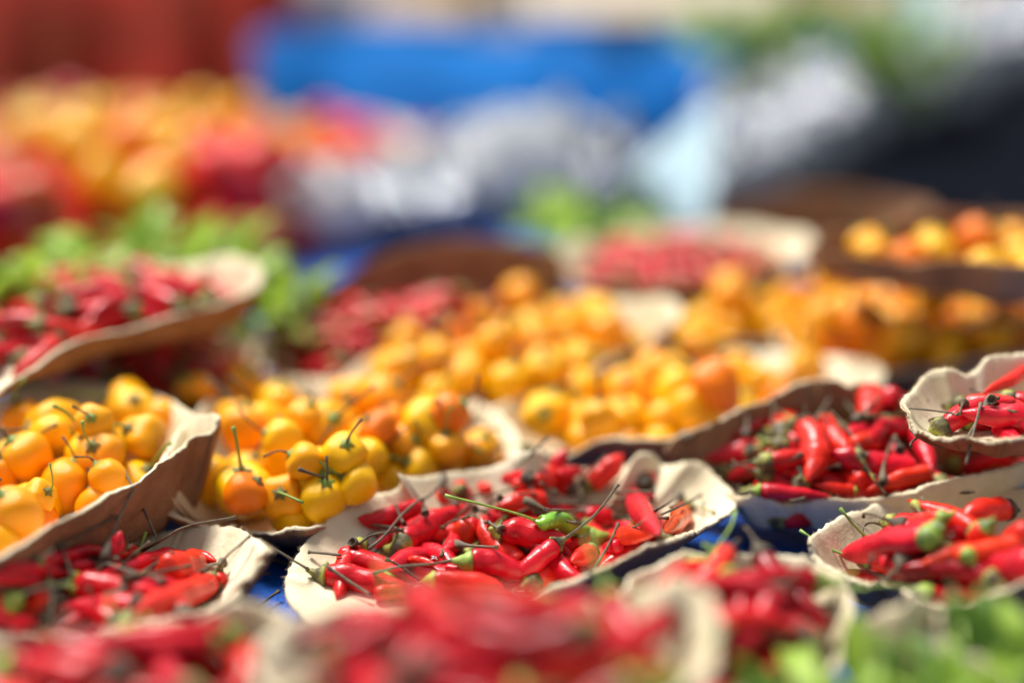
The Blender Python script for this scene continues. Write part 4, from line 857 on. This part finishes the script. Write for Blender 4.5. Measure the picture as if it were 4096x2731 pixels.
# ------------------------------------------------------------------ background: bags, tarpaulin, cards, boxes
def ico_sphere(n, m):
    V, F = [], []
    for i in range(n + 1):
        t = math.pi * i / n
        for j in range(m): a = 2 * math.pi * j / m; V.append((math.sin(t) * math.cos(a), math.sin(t) * math.sin(a), math.cos(t)))
    for i in range(n):
        for j in range(m): q = i * m + j; w_ = i * m + (j + 1) % m; F.append((q, q + m, w_ + m, w_))
    return np.array(V), F
SPV, SPF = ico_sphere(30, 44)
def bag(label, px, py, w_, h, mat='bag', seed=0, z0=0, crk=.16, name='plastic_bag', cat='plastic bag', group='clear plastic bags of produce', dep=None, yscale=.8):
    p = onz(px * 1.7415, py * 1.7415, z0); rs = np.random.RandomState(seed)
    V = SPV.copy(); d = np.zeros(len(V))
    for k in range(16):
        a = rs.randn(3); a /= np.linalg.norm(a); f = rs.uniform(3, 9); d += -np.abs(np.sin(V @ a * f + rs.rand() * 6)) ** .7 * rs.uniform(.4, 1)
    d = (d - d.mean()) / 8; V = V * (1 + crk * 2.2 * d)[:, None]; V[:, 2] = np.where(V[:, 2] < 0, V[:, 2] * .55, V[:, 2])
    V -= [0, 0, V[:, 2].min()]; V *= [w_ / 2, w_ / 2 * yscale, h / V[:, 2].max()]
    body = link(name, None, label=label, cat=cat, group=group, loc=Vector((p[0], p[1] + w_ * .3, z0)))
    link('bag_body', mesh_from('bag_body', V, SPF, [M[mat]], True), body)
    # tied neck with a ruffled end
    nk = tube(catmull([(0, 0, h * .86), (.006, 0, h * .98), (.012, -.004, h * 1.03), (.022, -.01, h * 1.08)], 8), np.array([.03, .016, .007, .004, .004, .006, .008, .009]), 18, .35, seed)
    link('tied_neck', mesh_from('tied_neck', *nk, [M[mat]]), body); return body
# diagonal row at right, from the pale blue card to the upper right corner
row = [(1700, 500, .10, .075), (1790, 455, .13, .10), (1880, 390, .15, .11), (1990, 340, .17, .12), (2110, 300, .19, .13), (2230, 235, .22, .14), (2360, 190, .25, .16), (1790, 350, .17, .12), (1930, 270, .22, .13), (2130, 200, .26, .16)]
ord_ = ['first and nearest', 'second', 'third', 'fourth', 'fifth', 'sixth', 'last, cut by the picture edge,']
for k, (px, py, w_, h) in enumerate(row):
    lab = ('crinkled silver bag, %s from the large pale blue card' % ord_[k]) if k < 7 else 'crinkled silver bag %s' % ['behind the row beside the blue tarpaulin', 'behind the middle of the diagonal row', 'behind the row under the tilted pale card'][k - 7]
    bag(lab, px, py, w_, h, 'silver', 30 + k, crk=.12)
bag('white plastic bag left of the grey bags below the red sweet peppers', 735, 578, .105, .062, 'white_bag', 51, crk=.08)
bag('grey clear plastic bag right of the small white one', 930, 562, .13, .07, 'silver', 52, crk=.12)
bag('grey clear plastic bag left of the pale blue card under the tarpaulin', 1240, 520, .17, .095, 'bag', 53)
bag('small clear bag between the sweet peppers and the larger bags', 1090, 500, .14, .08, 'silver', 54, crk=.12)
bag('clear bag beside the left edge of the pale blue card', 1380, 525, .11, .085, 'silver', 55, crk=.12)
bag('big white plastic bag on top of the blue tarpaulin at the left', 720, 165, .36, .22, 'white_bag', 56, crk=.08)

def sheet(name, corners, nx, ny, fn, mat, th, **kw):
    V, F = [], []
    for j in range(ny):
        for i in range(nx): V.append(fn(i / (nx - 1), j / (ny - 1)))
    for j in range(ny - 1):
        for i in range(nx - 1): a = j * nx + i; F.append((a, a + 1, a + nx + 1, a + nx))
    o = link(name, mesh_from(name, V, F, [mat]), **kw); md = o.modifiers.new('thickness', 'SOLIDIFY'); md.thickness = th; md.offset = -1; return o
# blue tarpaulin over a low stack: front foot line at y ~1.55, top at z ~.13
def tarp_fn(u, v):
    x = -.31 + .68 * u; foot = 1.60 + .09 * math.sin(9 * u + 1) + .02 * math.sin(23 * u)
    zt = .088 + .012 * math.sin(7 * u) + .01 * math.sin(13 * u + 1)
    prof = min(v / .45, 1.0); back = max(v - .45, 0) / .55
    y = foot + .22 * prof ** 1.3 + .45 * back; z = zt * math.sin(prof * math.pi / 2) + .01 * math.sin(9 * back + 6 * u) * back
    fold = .05 * math.sin(12 * u + 3 * v + 2 * math.sin(9 * u)) * (1 - .4 * back) + .010 * abs(math.sin(31 * u - 5 * v))
    return (x + .01 * math.sin(12 * v), y - fold, max(z + fold * .35, .004))
sheet('tarpaulin', None, 140, 60, tarp_fn, M['tarp'], .001, label='folded bright blue tarpaulin draped over a low stack at the back', cat='tarpaulin')
# near-black sheet laid over the dark area at right
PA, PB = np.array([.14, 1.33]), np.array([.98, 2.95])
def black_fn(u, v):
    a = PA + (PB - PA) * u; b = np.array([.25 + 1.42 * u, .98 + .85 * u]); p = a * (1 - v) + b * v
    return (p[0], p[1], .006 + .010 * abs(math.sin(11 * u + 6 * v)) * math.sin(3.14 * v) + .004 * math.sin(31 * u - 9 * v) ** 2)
sheet('dark_sheet', None, 60, 40, black_fn, M['black'], .001, label='near-black sheet laid over the dark area between the peppers and the plastic bags at right', cat='plastic sheet')
# pale blue cards
def card(label, pts, d, lean, mat='card_blue', th=.004, rotz=0):
    P = np.array([onz(x * 1.7415, y * 1.7415, 0) for x, y in pts]);
    W = []
    for x, y in pts:
        r_ = ray(x * 1.7415, y * 1.7415); t = d / r_[1]; q = CAMP + r_ * t; W.append(q)
    W = np.array(W); c0 = W.mean(axis=0); c0[2] = W[:, 2].min(); W -= c0
    W[:, 1] += W[:, 2] * lean + W[:, 0] * rotz
    n = len(W); V = [tuple(v) for v in W] + [(v[0], v[1] + th, v[2]) for v in W]
    F = [tuple(range(n)), tuple(range(2 * n - 1, n - 1, -1))] + [(i, (i + 1) % n + 0, (i + 1) % n + n, i + n) for i in range(n)]
    return link('price_card', mesh_from('price_card', V, F, [M[mat]], False), label=label, cat='card', group='pale blue cards', loc=Vector(c0))
card('large pale blue card with a slanted top standing behind the far red chilis', [(1390, 545), (1625, 545), (1625, 225), (1600, 225), (1395, 420)], 1.23, -.5, rotz=.15)
card('narrow pale blue card leaning among the bags at the upper right', [(2130, 262), (2205, 252), (2165, 60), (2135, -60), (2060, -60), (2085, 60)], 1.85, -.2, rotz=.1)

def carton(label, x, y, z, sx, sy, sz, rot, mat='cardboard', tape=True, group='cardboard boxes at the top'):
    o = link('cardboard_box', None, label=label, cat='box', group=group, loc=Vector((x, y, z))); o.rotation_euler.z = rot
    t = .004
    for nm, b in [('side_panel', (-sx / 2, sx / 2, -sy / 2, -sy / 2 + t, 0, sz)), ('side_panel', (-sx / 2, sx / 2, sy / 2 - t, sy / 2, 0, sz)), ('side_panel', (-sx / 2, -sx / 2 + t, -sy / 2 + t, sy / 2 - t, 0, sz)), ('side_panel', (sx / 2 - t, sx / 2, -sy / 2 + t, sy / 2 - t, 0, sz)), ('bottom_panel', (-sx / 2 + t, sx / 2 - t, -sy / 2 + t, sy / 2 - t, .001, .005))]:
        V, F = boxv(*b); link(nm, mesh_from(nm, V, F, [M[mat]], False), o)
    for s in (-1, 1):
        V, F = boxv(-sx / 2, sx / 2, 0, sy * .42, -t / 2, t / 2); f = link('flap', mesh_from('flap', V, F, [M[mat]], False), o)
        f.location = (0, s * sy / 2, sz + t / 2 + .0005); f.rotation_euler = (R(-28 if s < 0 else -28), 0, 0 if s > 0 else math.pi)
        f.rotation_euler = (R(-30), 0, 0) if s > 0 else (R(-30), 0, math.pi)
    return o
carton('pale open cardboard box on the table behind the blue tarpaulin', .20, 2.45, 0, .40, .26, .17, .12, 'pale_card')
carton('brown cardboard box left of the pale open one', -.13, 2.42, 0, .16, .24, .16, -.1)
carton('brown cardboard box behind the leaves at the upper right', .62, 2.62, 0, .36, .28, .16, .3)

# red crates at the upper left
def crate(label, x, y, z, sx, sy, sz, rot):
    o = link('plastic_crate', None, label=label, cat='crate', group='red plastic crates', loc=Vector((x, y, z))); o.rotation_euler.z = rot
    def p(nm, b): V, F = boxv(*b); q = link(nm, mesh_from(nm, V, F, [M['red_plastic']], False), o); md = q.modifiers.new('bevel', 'BEVEL'); md.width = .0015; return q
    p('floor_panel', (-sx / 2, sx / 2, -sy / 2, sy / 2, 0, .006))
    for sg in (-1, 1):
        for k in range(5):
            zc = .008 + (sz - .012) * k / 5; h_ = (sz - .012) / 5 * .72
            p('slat', (-sx / 2 + .014, sx / 2 - .014, sg * sy / 2 - .004, sg * sy / 2 + .004, zc, zc + h_)); p('slat', (sg * sx / 2 - .004, sg * sx / 2 + .004, -sy / 2 + .014, sy / 2 - .014, zc, zc + h_))
        for s2 in (-1, 1): p('corner_post', (sg * sx / 2 - .013, sg * sx / 2 + .007, s2 * sy / 2 - .013, s2 * sy / 2 + .007, .0065, sz))
    return o
def red_fn(u, v):
    x = -.86 + .56 * u; prof = min(v / .6, 1.0); back = max(v - .6, 0) / .4
    y = 1.86 + .03 * math.sin(6 * u) + .32 * prof + .35 * back
    fold = .020 * math.sin(21 * u + 2 * math.sin(7 * u + 2 * v)) + .012 * math.sin(43 * u + 5 * v)
    return (x + .012 * math.sin(9 * v), y - fold * .7, max(.24 * math.sin(prof * math.pi / 2) + fold * .5 + .02 * math.sin(8 * u + 5 * back), .004))
sheet('red_cloth', None, 110, 50, red_fn, M['red_cloth'], .001, label='rust red cloth draped over goods behind the sweet peppers', cat='cloth')
crate('red plastic crate farther back at the upper left', -.62, 2.75, 0, .46, .30, .24, -.1)
bag('brown cloth sack between the red crates and the blue tarpaulin', 500, 250, .17, .10, 'brown_cloth', 61, name='sack', cat='sack', group='cloth sacks', crk=.07)
bag('grey olive sack at the upper left picture edge', 10, 235, .30, .16, 'sack', 62, name='sack', cat='sack', group='cloth sacks', crk=.07)
bag('brown sack behind the sweet peppers left of the crates', 210, 215, .26, .06, 'brown_cloth', 63, name='sack', cat='sack', group='cloth sacks', crk=.07)
